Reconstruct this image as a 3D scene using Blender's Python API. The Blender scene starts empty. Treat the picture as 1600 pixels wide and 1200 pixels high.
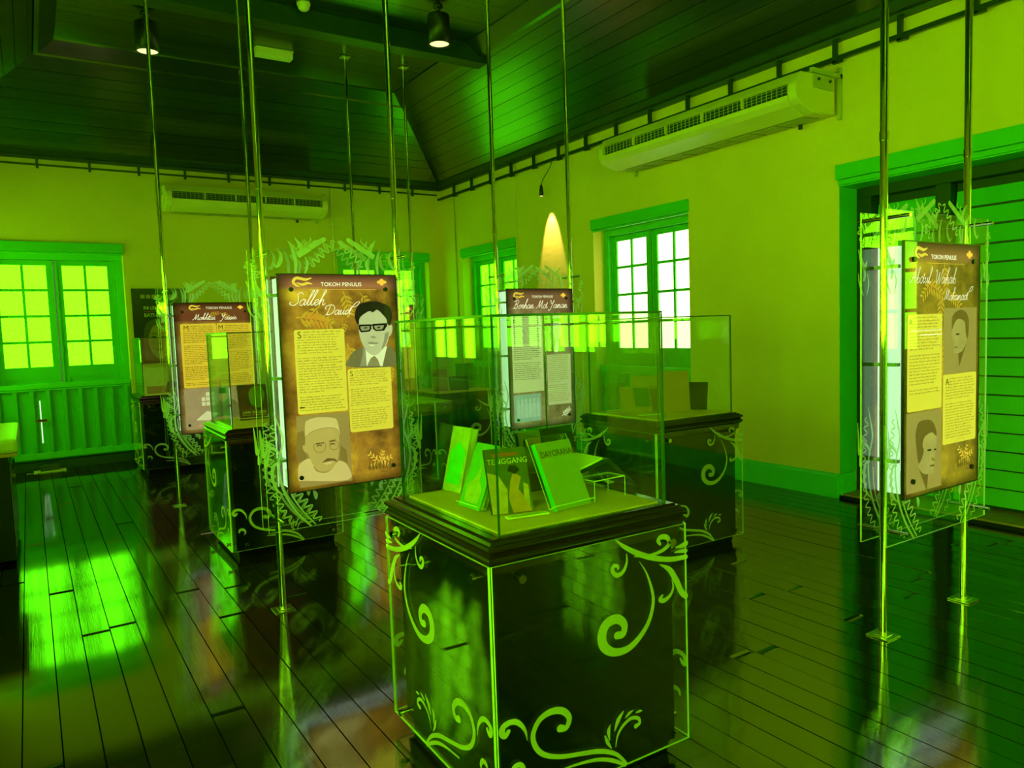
import bpy, bmesh, math, random
from mathutils import Vector, Matrix

# ------------------------------------------------------------------ scene, camera, light
scene = bpy.context.scene
col = scene.collection
random.seed(7)

F_PX = 1157.5
YAW, PITCH, ROLL, EYE = 0.57660533, 0.07397898, 0.03459285, 1.55
fw = Vector((math.sin(YAW) * math.cos(PITCH), math.cos(YAW) * math.cos(PITCH), -math.sin(PITCH)))
rt = Vector((math.cos(YAW), -math.sin(YAW), 0))
dn = fw.cross(rt)
rt2 = rt * math.cos(ROLL) + dn * math.sin(ROLL)
dn2 = dn * math.cos(ROLL) - rt * math.sin(ROLL)
cam_data = bpy.data.cameras.new('camera')
cam = bpy.data.objects.new('camera', cam_data)
col.objects.link(cam)
m = Matrix.Identity(4)
for i in range(3):
    m[i][0], m[i][1], m[i][2] = rt2[i], -dn2[i], -fw[i]
m[0][3], m[1][3], m[2][3] = 0, 0, EYE
cam.matrix_world = m
cam_data.sensor_width = 36.0
cam_data.sensor_fit = 'HORIZONTAL'
cam_data.lens = F_PX / 1600 * 36
cam_data.clip_start = 0.05
scene.camera = cam

world = bpy.data.worlds.new('world')
scene.world = world
world.use_nodes = True
world.node_tree.nodes['Background'].inputs[0].default_value = (0.25, 0.5, 0.1, 1)
world.node_tree.nodes['Background'].inputs[1].default_value = 0.3

vs = scene.view_settings
vs.view_transform = 'Standard'
vs.look = 'None'
vs.gamma = 1.0
vs.use_curve_mapping = False
vs.exposure = 0.0
cy = scene.cycles
cy.use_denoising = True
cy.max_bounces = 8
cy.diffuse_bounces = 5
cy.glossy_bounces = 5
cy.transparent_max_bounces = 48
cy.sample_clamp_indirect = 6.0
cy.caustics_reflective = True
cy.blur_glossy = 1.0
cy.caustics_refractive = False

GREEN_DAY = (0.44, 4.2, 0.015)      # light of the tinted frosted panes
WHITE_DAY = (2.4, 3.4, 1.35)        # paler panes of the window by the second case
SIDE_DAY = (2.9, 12.0, 0.06)         # windows outside the view
FILL_LIGHT = (9.0, 31.0, 0.13)         # raised glow for unseen windows, added to brighten the walls

# ------------------------------------------------------------------ materials
def nmat(name):
    m = bpy.data.materials.new(name)
    m.use_nodes = True
    nt = m.node_tree
    return m, nt, nt.nodes, nt.links, nt.nodes['Principled BSDF']

def C4(c): return (c[0], c[1], c[2], 1)

def mat(name, c, rough=0.5, metal=0.0, var=0.12, scale=6.0, bump=0.0, bscale=30.0, stretch=None, emit=0.0, coat=0.0, rand=0.0, spec=0.5, ior=1.5):
    m, nt, N, L, p = nmat(name)
    p.inputs['Roughness'].default_value = rough
    p.inputs['Metallic'].default_value = metal
    p.inputs['Specular IOR Level'].default_value = spec
    p.inputs['Coat Weight'].default_value = coat
    p.inputs['IOR'].default_value = ior
    p.inputs['Coat Roughness'].default_value = 0.06
    tc = N.new('ShaderNodeTexCoord')
    mp = N.new('ShaderNodeMapping')
    L.new(tc.outputs['Object'], mp.inputs['Vector'])
    if stretch: mp.inputs['Scale'].default_value = stretch
    nz = N.new('ShaderNodeTexNoise')
    nz.inputs['Scale'].default_value = scale
    nz.inputs['Detail'].default_value = 4
    L.new(mp.outputs['Vector'], nz.inputs['Vector'])
    mx = N.new('ShaderNodeMix'); mx.data_type = 'RGBA'
    mx.inputs['A'].default_value = C4([x * (1 - var) for x in c])
    mx.inputs['B'].default_value = C4([min(1, x * (1 + var)) for x in c])
    L.new(nz.outputs['Fac'], mx.inputs['Factor'])
    out = mx.outputs['Result']
    if rand:
        oi = N.new('ShaderNodeObjectInfo')
        mr = N.new('ShaderNodeMapRange')
        mr.inputs['To Min'].default_value = 1 - rand
        mr.inputs['To Max'].default_value = 1 + rand
        L.new(oi.outputs['Random'], mr.inputs['Value'])
        vm = N.new('ShaderNodeVectorMath'); vm.operation = 'SCALE'
        L.new(out, vm.inputs[0]); L.new(mr.outputs['Result'], vm.inputs['Scale'])
        out = vm.outputs['Vector']
    L.new(out, p.inputs['Base Color'])
    if emit:
        L.new(out, p.inputs['Emission Color'])
        p.inputs['Emission Strength'].default_value = emit
    if bump:
        nb = N.new('ShaderNodeTexNoise'); nb.inputs['Scale'].default_value = bscale; nb.inputs['Detail'].default_value = 3
        L.new(mp.outputs['Vector'], nb.inputs['Vector'])
        b = N.new('ShaderNodeBump'); b.inputs['Strength'].default_value = bump; b.inputs['Distance'].default_value = 0.01
        L.new(nb.outputs['Fac'], b.inputs['Height']); L.new(b.outputs['Normal'], p.inputs['Normal'])
    return m

def glass(name, tint, f0=0.045, rough=0.0):
    """thin clear sheet: straight transmission with a tint, mirror reflection rising at grazing angles"""
    m = bpy.data.materials.new(name); m.use_nodes = True
    nt = m.node_tree; N = nt.nodes; L = nt.links
    N.clear()
    o = N.new('ShaderNodeOutputMaterial')
    tr = N.new('ShaderNodeBsdfTransparent'); tr.inputs['Color'].default_value = C4(tint)
    gl = N.new('ShaderNodeBsdfGlossy'); gl.inputs['Roughness'].default_value = rough; gl.inputs['Color'].default_value = (1, 1, 1, 1)
    lw = N.new('ShaderNodeLayerWeight'); lw.inputs['Blend'].default_value = 0.5
    pw = N.new('ShaderNodeMath'); pw.operation = 'POWER'; pw.inputs[1].default_value = 5.0
    ma = N.new('ShaderNodeMath'); ma.operation = 'MULTIPLY_ADD'; ma.inputs[1].default_value = 1 - f0; ma.inputs[2].default_value = f0
    L.new(lw.outputs['Facing'], pw.inputs[0]); L.new(pw.outputs[0], ma.inputs[0])
    mx = N.new('ShaderNodeMixShader')
    L.new(ma.outputs[0], mx.inputs[0]); L.new(tr.outputs[0], mx.inputs[1]); L.new(gl.outputs[0], mx.inputs[2])
    L.new(mx.outputs[0], o.inputs['Surface'])
    return m

def frosted(name, c, see=0.3):
    m = bpy.data.materials.new(name); m.use_nodes = True
    nt = m.node_tree; N = nt.nodes; L = nt.links
    N.clear()
    o = N.new('ShaderNodeOutputMaterial')
    tr = N.new('ShaderNodeBsdfTransparent'); tr.inputs['Color'].default_value = (1, 1, 1, 1)
    d = N.new('ShaderNodeBsdfDiffuse'); d.inputs['Color'].default_value = C4(c)
    t = N.new('ShaderNodeBsdfTranslucent'); t.inputs['Color'].default_value = C4(c)
    nz = N.new('ShaderNodeTexNoise'); nz.inputs['Scale'].default_value = 60
    mr = N.new('ShaderNodeMapRange'); mr.inputs['To Min'].default_value = 1 - see - 0.06; mr.inputs['To Max'].default_value = 1 - see + 0.06
    L.new(nz.outputs['Fac'], mr.inputs['Value'])
    a = N.new('ShaderNodeMixShader'); a.inputs[0].default_value = 0.45
    L.new(d.outputs[0], a.inputs[1]); L.new(t.outputs[0], a.inputs[2])
    b = N.new('ShaderNodeMixShader')
    L.new(mr.outputs['Result'], b.inputs[0]); L.new(tr.outputs[0], b.inputs[1]); L.new(a.outputs[0], b.inputs[2])
    L.new(b.outputs[0], o.inputs['Surface'])
    return m

def lit_pane(name, c):
    """patterned window glass with daylight behind it"""
    m = bpy.data.materials.new(name); m.use_nodes = True
    nt = m.node_tree; N = nt.nodes; L = nt.links
    N.clear()
    o = N.new('ShaderNodeOutputMaterial')
    tc = N.new('ShaderNodeTexCoord')
    vo = N.new('ShaderNodeTexVoronoi'); vo.inputs['Scale'].default_value = 55
    L.new(tc.outputs['Object'], vo.inputs['Vector'])
    mr = N.new('ShaderNodeMapRange'); mr.inputs['From Max'].default_value = 0.7
    mr.inputs['To Min'].default_value = 0.82; mr.inputs['To Max'].default_value = 1.1
    L.new(vo.outputs['Distance'], mr.inputs['Value'])
    e = N.new('ShaderNodeEmission'); e.inputs['Color'].default_value = C4(c)
    L.new(mr.outputs['Result'], e.inputs['Strength'])
    L.new(e.outputs[0], o.inputs['Surface'])
    return m

def lamp_mat(name, c, s):
    m, nt, N, L, p = nmat(name)
    p.inputs['Base Color'].default_value = C4(c)
    p.inputs['Emission Color'].default_value = C4(c)
    p.inputs['Emission Strength'].default_value = s
    return m

def print_mat(name, c, s=0.85, var=0.12, scale=9.0, rough=0.02):
    """one ink of a back-lit transparency"""
    m = mat(name, [x * 0.6 for x in c], rough=rough, var=var, scale=scale, spec=0.3)
    nt = m.node_tree; p = nt.nodes['Principled BSDF']
    src = p.inputs['Base Color'].links[0].from_socket
    vm = nt.nodes.new('ShaderNodeVectorMath'); vm.operation = 'SCALE'
    vm.inputs['Scale'].default_value = 1 / 0.6
    nt.links.new(src, vm.inputs[0]); nt.links.new(vm.outputs['Vector'], p.inputs['Emission Color'])
    p.inputs['Emission Strength'].default_value = s
    return m

def artwork(name, dark, mid, bright, s=0.85, head=None):
    """printed ground of an exhibition transparency: blotchy gold inks, a plain heading band, a dark printed margin"""
    m, nt, N, L, p = nmat(name)
    p.inputs['Roughness'].default_value = 0.02
    p.inputs['Specular IOR Level'].default_value = 0.3
    tc = N.new('ShaderNodeTexCoord')
    n1 = N.new('ShaderNodeTexNoise'); n1.inputs['Scale'].default_value = 4.2; n1.inputs['Detail'].default_value = 6; n1.inputs['Roughness'].default_value = 0.62
    L.new(tc.outputs['Object'], n1.inputs['Vector'])
    r = N.new('ShaderNodeValToRGB')
    e = r.color_ramp.elements
    e[0].position = 0.30; e[0].color = C4(dark)
    e[1].position = 0.72; e[1].color = C4(bright)
    k = e.new(0.5); k.color = C4(mid)
    L.new(n1.outputs['Fac'], r.inputs['Fac'])
    sx = N.new('ShaderNodeSeparateXYZ'); L.new(tc.outputs['Object'], sx.inputs[0])
    out = r.outputs['Color']
    if head:
        mr = N.new('ShaderNodeMapRange'); mr.inputs['From Min'].default_value = head[0]; mr.inputs['From Max'].default_value = head[0] + 0.03
        L.new(sx.outputs['Z'], mr.inputs['Value'])
        mh = N.new('ShaderNodeMix'); mh.data_type = 'RGBA'; mh.inputs['B'].default_value = C4(head[1])
        L.new(mr.outputs['Result'], mh.inputs['Factor']); L.new(out, mh.inputs['A']); out = mh.outputs['Result']
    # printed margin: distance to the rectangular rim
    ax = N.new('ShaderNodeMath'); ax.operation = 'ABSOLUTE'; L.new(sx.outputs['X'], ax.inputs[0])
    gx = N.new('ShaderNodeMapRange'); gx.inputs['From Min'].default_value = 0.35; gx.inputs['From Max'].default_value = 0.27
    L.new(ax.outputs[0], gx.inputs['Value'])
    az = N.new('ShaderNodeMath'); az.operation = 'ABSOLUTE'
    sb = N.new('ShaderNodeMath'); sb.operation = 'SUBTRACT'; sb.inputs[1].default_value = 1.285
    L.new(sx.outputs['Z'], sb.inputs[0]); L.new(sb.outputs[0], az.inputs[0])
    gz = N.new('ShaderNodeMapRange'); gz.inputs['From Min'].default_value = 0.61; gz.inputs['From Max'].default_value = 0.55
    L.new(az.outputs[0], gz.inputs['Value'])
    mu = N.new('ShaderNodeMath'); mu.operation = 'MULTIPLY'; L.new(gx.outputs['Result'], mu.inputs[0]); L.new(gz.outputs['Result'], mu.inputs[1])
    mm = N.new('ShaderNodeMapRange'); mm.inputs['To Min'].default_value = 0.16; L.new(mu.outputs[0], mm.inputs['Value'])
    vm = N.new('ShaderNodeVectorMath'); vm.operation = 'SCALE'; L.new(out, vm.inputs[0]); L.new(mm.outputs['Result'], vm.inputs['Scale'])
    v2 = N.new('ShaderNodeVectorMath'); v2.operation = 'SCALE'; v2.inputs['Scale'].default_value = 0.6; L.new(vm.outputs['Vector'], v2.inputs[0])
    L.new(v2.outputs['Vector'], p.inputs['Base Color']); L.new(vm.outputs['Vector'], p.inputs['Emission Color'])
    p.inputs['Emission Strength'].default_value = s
    return m

M = {}
M['plaster'] = mat('cream_plaster', (0.88, 0.58, 0.08), 0.85, var=0.06, scale=2.2, bump=0.25, bscale=22)
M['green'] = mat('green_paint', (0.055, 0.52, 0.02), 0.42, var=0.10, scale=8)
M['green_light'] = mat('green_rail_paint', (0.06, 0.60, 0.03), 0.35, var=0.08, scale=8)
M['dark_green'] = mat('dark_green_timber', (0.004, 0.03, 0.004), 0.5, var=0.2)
M['ceiling'] = mat('dark_ceiling_lacquer', (0.005, 0.018, 0.002), 0.23, var=0.35, scale=3, bump=0.08, bscale=14, rand=0.35, ior=2.4)
M['ceiling_gap'] = mat('ceiling_backing', (0.003, 0.006, 0.002), 0.9)
M['floor'] = mat('dark_floor_varnish', (0.016, 0.009, 0.003), 0.065, var=0.4, scale=3, stretch=(6, 0.6, 6), bump=0.035, bscale=9, rand=0.4, ior=2.9)
M['floor_gap'] = mat('floor_gap', (0.006, 0.004, 0.002), 0.9)
M['beam'] = mat('dark_beam', (0.010, 0.035, 0.004), 0.33, var=0.4, scale=5, bump=0.3, bscale=18)
M['black_metal'] = mat('black_metal', (0.008, 0.009, 0.006), 0.35, 0.0, var=0.2)
M['rail_paint'] = mat('dark_rail_paint', (0.012, 0.03, 0.004), 0.4, var=0.3)
M['chrome'] = mat('chrome', (0.58, 0.58, 0.46), 0.07, 1.0, var=0.04, scale=3)
M['steel'] = mat('brushed_plate', (0.70, 0.62, 0.40), 0.32, 1.0, var=0.08)
M['clear'] = glass('clear_acrylic', (0.975, 0.985, 0.955), 0.04)
M['acrylic_edge'] = mat('acrylic_edge', (0.62, 0.78, 0.40), 0.25, var=0.06)
M['case_glass'] = glass('tinted_case_glass', (0.93, 0.985, 0.90), 0.05)
M['glass_edge'] = mat('dark_glass_edge', (0.015, 0.09, 0.03), 0.15, var=0.1)
M['etch'] = frosted('frosted_etching', (0.86, 0.90, 0.62), 0.26)
M['plinth'] = mat('black_gloss_plinth', (0.004, 0.004, 0.003), 0.30, var=0.15, spec=0.12)
M['mould'] = mat('dark_varnished_moulding', (0.020, 0.007, 0.003), 0.17, var=0.3, scale=14, stretch=(1, 1, 6), spec=0.6)
M['hessian'] = mat('tan_hessian', (0.92, 0.46, 0.12), 0.9, var=0.22, scale=120, bump=0.2, bscale=300)
M['pane_green'] = lit_pane('tinted_pattern_pane', GREEN_DAY)
M['pane_white'] = lit_pane('pale_pattern_pane', WHITE_DAY)
M['pane_fill'] = lit_pane('fill_light_pane', FILL_LIGHT)
M['pane_side'] = lit_pane('side_pattern_pane', SIDE_DAY)
M['daylight'] = lamp_mat('daylight_slit', (0.9, 1.0, 0.85), 1.1)
M['lightbox'] = lamp_mat('light_box_diffuser', (0.80, 0.95, 0.92), 0.62)
M['lightbox_frame'] = mat('light_box_bracket', (0.30, 0.42, 0.30), 0.3, var=0.1)
M['ac'] = mat('cream_plastic', (0.80, 0.62, 0.16), 0.38, var=0.04, scale=3)
M['ac_metal'] = mat('painted_bracket', (0.45, 0.42, 0.12), 0.5, var=0.1)
M['ac_dark'] = mat('fan_grille_black', (0.012, 0.016, 0.006), 0.6)
M['ac_wire'] = mat('grille_wire', (0.45, 0.48, 0.20), 0.4)
M['warm_lens'] = lamp_mat('warm_lamp_lens', (1.0, 0.76, 0.40), 1.25)
M['pale_plastic'] = mat('pale_plastic', (0.80, 0.72, 0.25), 0.4, var=0.05)
M['tile'] = mat('terracotta_tile', (0.42, 0.20, 0.14), 0.45, var=0.2, scale=9, rand=0.15)
M['wood_edge'] = mat('orange_wood_edge', (0.50, 0.22, 0.05), 0.4, var=0.25, stretch=(1, 8, 1))
M['green_top'] = mat('pale_table_top', (0.55, 0.62, 0.14), 0.3, var=0.08)
M['brown_metal'] = mat('brass_bolt', (0.24, 0.12, 0.04), 0.4, 0.6)
M['paper'] = mat('book_pages', (0.80, 0.74, 0.46), 0.8, var=0.1, scale=80, stretch=(1, 1, 12))
M['card'] = mat('caption_card', (0.86, 0.82, 0.42), 0.5, var=0.04)
M['card_ink'] = mat('caption_ink', (0.12, 0.14, 0.03), 0.6)

# ornament strokes: (x, z, width) in metres on the sheet; portrait outlines: (x, z) on the print
CASE_SCROLLS = [[(0.177, 0.752, 0.0019), (0.207, 0.708, 0.0064), (0.23, 0.647, 0.0115), (0.236, 0.597, 0.0141), (0.216, 0.538, 0.0166), (0.174, 0.492, 0.0205), (0.119, 0.464, 0.0243), (0.059, 0.467, 0.0282), (0.017, 0.498, 0.0346), (0.01, 0.54, 0.0371), (0.032, 0.572, 0.0346), (0.075, 0.577, 0.032), (0.105, 0.551, 0.0282), (0.099, 0.521, 0.0256), (0.073, 0.521, 0.0269)], [(0.075, 0.846, 0.0026), (0.113, 0.815, 0.0141), (0.173, 0.78, 0.0192), (0.244, 0.751, 0.0192), (0.318, 0.732, 0.0179), (0.395, 0.726, 0.0166)], [(0.155, 0.773, 0.0032), (0.226, 0.764, 0.009), (0.282, 0.77, 0.0128), (0.315, 0.788, 0.0166), (0.306, 0.811, 0.0179), (0.278, 0.818, 0.0179), (0.264, 0.808, 0.0154), (0.273, 0.794, 0.0115)], [(0.122, 0.79, 0.0038), (0.122, 0.76, 0.009), (0.106, 0.732, 0.0141), (0.08, 0.724, 0.0154), (0.061, 0.742, 0.0154), (0.066, 0.759, 0.0141), (0.083, 0.755, 0.0115), (0.085, 0.746, 0.009)], [(0.269, 0.723, 0.0032), (0.313, 0.697, 0.0192), (0.345, 0.651, 0.0243), (0.368, 0.606, 0.023), (0.39, 0.585, 0.0218)], [(0.324, 0.659, 0.0019), (0.33, 0.629, 0.009), (0.315, 0.604, 0.0128), (0.286, 0.592, 0.0166), (0.268, 0.6, 0.0166), (0.279, 0.612, 0.009)], [(0.103, 0.064, 0.009), (0.056, 0.115, 0.0141), (-0.011, 0.148, 0.0166), (-0.093, 0.167, 0.0154), (-0.172, 0.185, 0.0154), (-0.233, 0.213, 0.0166), (-0.264, 0.25, 0.0179), (-0.271, 0.291, 0.0179), (-0.247, 0.329, 0.0192), (-0.205, 0.343, 0.0218), (-0.159, 0.333, 0.023), (-0.132, 0.302, 0.0205), (-0.144, 0.273, 0.0192), (-0.169, 0.278, 0.0256)], [(-0.293, 0.279, 0.0019), (-0.3, 0.314, 0.0102), (-0.323, 0.345, 0.0166), (-0.349, 0.356, 0.0179), (-0.376, 0.35, 0.0205), (-0.383, 0.332, 0.0218), (-0.372, 0.318, 0.0166), (-0.359, 0.33, 0.0141)], [(0.055, 0.139, 0.0019), (0.065, 0.177, 0.0077), (0.09, 0.204, 0.0115), (0.125, 0.218, 0.0128), (0.156, 0.209, 0.0128), (0.163, 0.19, 0.0115), (0.145, 0.184, 0.0166)], [(0.038, 0.141, 0.0026), (0.022, 0.167, 0.0128), (0.012, 0.192, 0.0064)], [(0.031, 0.171, 0.0038), (0.027, 0.204, 0.0141), (0.034, 0.224, 0.0038)], [(0.052, 0.196, 0.0038), (0.069, 0.229, 0.0166), (0.092, 0.253, 0.0051)], [(0.099, 0.227, 0.0032), (0.117, 0.238, 0.0115), (0.136, 0.244, 0.0026)], [(0.146, 0.231, 0.0038), (0.162, 0.232, 0.0102), (0.175, 0.23, 0.0032)], [(0.099, 0.06, 0.009), (0.047, 0.095, 0.0141), (-0.012, 0.12, 0.0128), (-0.078, 0.133, 0.0102), (-0.158, 0.14, 0.0064)], [(-0.352, 0.191, 0.0064), (-0.344, 0.21, 0.0166), (-0.322, 0.211, 0.0166), (-0.308, 0.191, 0.0128), (-0.316, 0.175, 0.0051)], [(0.343, 0.769, 0.0038), (0.377, 0.77, 0.0166), (0.396, 0.775, 0.0192)], [(0.338, 0.752, 0.0038), (0.366, 0.751, 0.0115), (0.395, 0.748, 0.0141)]]
PANE_LEFT = [[(-0.226, 1.998, 0.0315), (-0.161, 2.038, 0.029), (-0.072, 2.093, 0.0252)], [(-0.265, 2.047, 0.0038), (-0.249, 2.006, 0.0151), (-0.24, 1.96, 0.0189), (-0.245, 1.901, 0.0126)], [(-0.186, 1.99, 0.005), (-0.174, 1.961, 0.0139), (-0.179, 1.931, 0.0139), (-0.19, 1.902, 0.0101)], [(-0.204, 2.013, 0.0164), (-0.205, 2.048, 0.0252), (-0.225, 2.077, 0.0126), (-0.239, 2.094, 0.0038)], [(-0.197, 2.043, 0.0076), (-0.177, 2.067, 0.0088), (-0.185, 2.09, 0.0038)], [(-0.171, 2.067, 0.005), (-0.149, 2.086, 0.0063), (-0.154, 2.103, 0.0038)], [(-0.339, 2.033, 0.0032), (-0.32, 2.004, 0.0139), (-0.325, 1.964, 0.0214), (-0.347, 1.934, 0.0126), (-0.363, 1.951, 0.005)], [(-0.154, 1.946, 0.0082), (-0.141, 1.94, 0.0082), (-0.134, 1.94, 0.0082), (-0.134, 1.947, 0.0082), (-0.14, 1.96, 0.0082), (-0.145, 1.972, 0.0082), (-0.145, 1.979, 0.0082), (-0.138, 1.979, 0.0082), (-0.125, 1.973, 0.0082), (-0.113, 1.966, 0.0082), (-0.105, 1.966, 0.0082), (-0.106, 1.973, 0.0082), (-0.111, 1.986, 0.0082), (-0.117, 1.998, 0.0082), (-0.117, 2.006, 0.0082), (-0.11, 2.005, 0.0082), (-0.097, 1.999, 0.0082), (-0.084, 1.993, 0.0082), (-0.077, 1.992, 0.0082), (-0.077, 1.999, 0.0082), (-0.083, 2.012, 0.0082), (-0.088, 2.025, 0.0082), (-0.089, 2.032, 0.0082), (-0.081, 2.031, 0.0082), (-0.068, 2.025, 0.0082), (-0.055, 2.019, 0.0082), (-0.048, 2.019, 0.0082), (-0.048, 2.026, 0.0082), (-0.054, 2.039, 0.0082), (-0.06, 2.051, 0.0082), (-0.06, 2.058, 0.0082), (-0.052, 2.058, 0.0082), (-0.039, 2.052, 0.0082), (-0.026, 2.046, 0.0082), (-0.019, 2.045, 0.0082), (-0.019, 2.052, 0.0082), (-0.025, 2.065, 0.0082), (-0.031, 2.078, 0.0082), (-0.031, 2.085, 0.0082), (-0.023, 2.085, 0.0082), (-0.01, 2.079, 0.0082)], [(-0.404, 1.118, 0.0038), (-0.381, 1.044, 0.0114), (-0.365, 0.971, 0.0133), (-0.389, 0.893, 0.0133), (-0.4, 0.832, 0.0133), (-0.391, 0.741, 0.0133), (-0.359, 0.646, 0.0133), (-0.306, 0.555, 0.0133), (-0.237, 0.474, 0.0114)], [(-0.358, 0.818, 0.0076), (-0.354, 0.736, 0.0095), (-0.327, 0.65, 0.0095), (-0.274, 0.559, 0.0095), (-0.209, 0.478, 0.0076)], [(-0.413, 1.065, 0.0076), (-0.425, 1.063, 0.0076), (-0.431, 1.059, 0.0076), (-0.427, 1.053, 0.0076), (-0.416, 1.045, 0.0076), (-0.406, 1.037, 0.0076), (-0.402, 1.031, 0.0076), (-0.408, 1.027, 0.0076), (-0.42, 1.024, 0.0076), (-0.432, 1.022, 0.0076), (-0.438, 1.018, 0.0076), (-0.434, 1.011, 0.0076), (-0.424, 1.004, 0.0076), (-0.413, 0.996, 0.0076), (-0.409, 0.99, 0.0076), (-0.415, 0.985, 0.0076), (-0.427, 0.983, 0.0076), (-0.44, 0.98, 0.0076), (-0.445, 0.975, 0.0076), (-0.441, 0.969, 0.0076), (-0.43, 0.962, 0.0076), (-0.419, 0.955, 0.0076), (-0.414, 0.949, 0.0076), (-0.42, 0.945, 0.0076), (-0.432, 0.941, 0.0076), (-0.444, 0.938, 0.0076), (-0.449, 0.933, 0.0076), (-0.445, 0.927, 0.0076), (-0.434, 0.92, 0.0076), (-0.423, 0.913, 0.0076), (-0.419, 0.907, 0.0076), (-0.424, 0.903, 0.0076), (-0.436, 0.899, 0.0076), (-0.448, 0.896, 0.0076), (-0.453, 0.892, 0.0076), (-0.449, 0.886, 0.0076), (-0.438, 0.878, 0.0076), (-0.427, 0.871, 0.0076), (-0.422, 0.867, 0.0076), (-0.427, 0.862, 0.0076), (-0.438, 0.857, 0.0076), (-0.45, 0.852, 0.0076), (-0.454, 0.847, 0.0076), (-0.449, 0.842, 0.0076), (-0.438, 0.836, 0.0076), (-0.426, 0.83, 0.0076), (-0.421, 0.825, 0.0076), (-0.425, 0.82, 0.0076), (-0.437, 0.815, 0.0076), (-0.448, 0.81, 0.0076), (-0.453, 0.805, 0.0076), (-0.448, 0.799, 0.0076), (-0.436, 0.793, 0.0076), (-0.424, 0.788, 0.0076), (-0.419, 0.782, 0.0076), (-0.424, 0.777, 0.0076), (-0.435, 0.772, 0.0076), (-0.446, 0.766, 0.0076), (-0.45, 0.76, 0.0076), (-0.444, 0.755, 0.0076), (-0.432, 0.751, 0.0076), (-0.42, 0.747, 0.0076), (-0.414, 0.742, 0.0076), (-0.418, 0.736, 0.0076), (-0.429, 0.73, 0.0076), (-0.439, 0.723, 0.0076), (-0.443, 0.718, 0.0076), (-0.437, 0.713, 0.0076), (-0.425, 0.708, 0.0076), (-0.413, 0.704, 0.0076), (-0.407, 0.699, 0.0076), (-0.411, 0.693, 0.0076), (-0.422, 0.687, 0.0076), (-0.432, 0.681, 0.0076), (-0.436, 0.675, 0.0076), (-0.43, 0.668, 0.0076), (-0.417, 0.666, 0.0076), (-0.404, 0.664, 0.0076), (-0.398, 0.66, 0.0076), (-0.4, 0.653, 0.0076), (-0.409, 0.645, 0.0076), (-0.419, 0.637, 0.0076), (-0.421, 0.63, 0.0076), (-0.415, 0.626, 0.0076), (-0.402, 0.624, 0.0076), (-0.389, 0.622, 0.0076), (-0.383, 0.618, 0.0076), (-0.385, 0.612, 0.0076), (-0.395, 0.603, 0.0076), (-0.404, 0.595, 0.0076), (-0.406, 0.588, 0.0076), (-0.4, 0.585, 0.0076), (-0.387, 0.583, 0.0076), (-0.376, 0.584, 0.0076), (-0.369, 0.582, 0.0076), (-0.369, 0.575, 0.0076), (-0.375, 0.564, 0.0076), (-0.382, 0.552, 0.0076), (-0.382, 0.545, 0.0076), (-0.375, 0.543, 0.0076), (-0.362, 0.545, 0.0076), (-0.35, 0.547, 0.0076), (-0.343, 0.545, 0.0076), (-0.343, 0.538, 0.0076), (-0.349, 0.527, 0.0076), (-0.355, 0.515, 0.0076), (-0.356, 0.508, 0.0076), (-0.349, 0.506, 0.0076), (-0.336, 0.508, 0.0076), (-0.323, 0.51, 0.0076), (-0.316, 0.508, 0.0076), (-0.317, 0.5, 0.0076), (-0.323, 0.489, 0.0076)], [(-0.308, 0.679, 0.0086), (-0.317, 0.666, 0.0086), (-0.319, 0.658, 0.0086), (-0.311, 0.657, 0.0086), (-0.295, 0.661, 0.0086), (-0.28, 0.664, 0.0086), (-0.272, 0.663, 0.0086), (-0.274, 0.655, 0.0086), (-0.283, 0.643, 0.0086), (-0.292, 0.63, 0.0086), (-0.294, 0.622, 0.0086), (-0.286, 0.621, 0.0086), (-0.27, 0.625, 0.0086), (-0.255, 0.628, 0.0086), (-0.246, 0.627, 0.0086), (-0.248, 0.619, 0.0086), (-0.257, 0.606, 0.0086), (-0.267, 0.594, 0.0086), (-0.269, 0.586, 0.0086), (-0.26, 0.585, 0.0086), (-0.245, 0.588, 0.0086), (-0.229, 0.591, 0.0086), (-0.221, 0.59, 0.0086), (-0.223, 0.582, 0.0086), (-0.232, 0.569, 0.0086), (-0.242, 0.557, 0.0086), (-0.244, 0.549, 0.0086), (-0.235, 0.548, 0.0086), (-0.22, 0.551, 0.0086), (-0.203, 0.553, 0.0086), (-0.195, 0.551, 0.0086), (-0.198, 0.544, 0.0086), (-0.208, 0.532, 0.0086), (-0.218, 0.52, 0.0086), (-0.221, 0.512, 0.0086), (-0.212, 0.51, 0.0086), (-0.196, 0.512, 0.0086), (-0.18, 0.515, 0.0086), (-0.172, 0.513, 0.0086), (-0.174, 0.505, 0.0086), (-0.185, 0.493, 0.0086)], [(-0.489, 1.047, 0.0047), (-0.482, 0.967, 0.0133), (-0.476, 0.895, 0.0171), (-0.458, 0.937, 0.0114), (-0.459, 1.017, 0.0038)], [(-0.212, 0.674, 0.0047), (-0.199, 0.649, 0.0247), (-0.198, 0.625, 0.0133)]]
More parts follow.
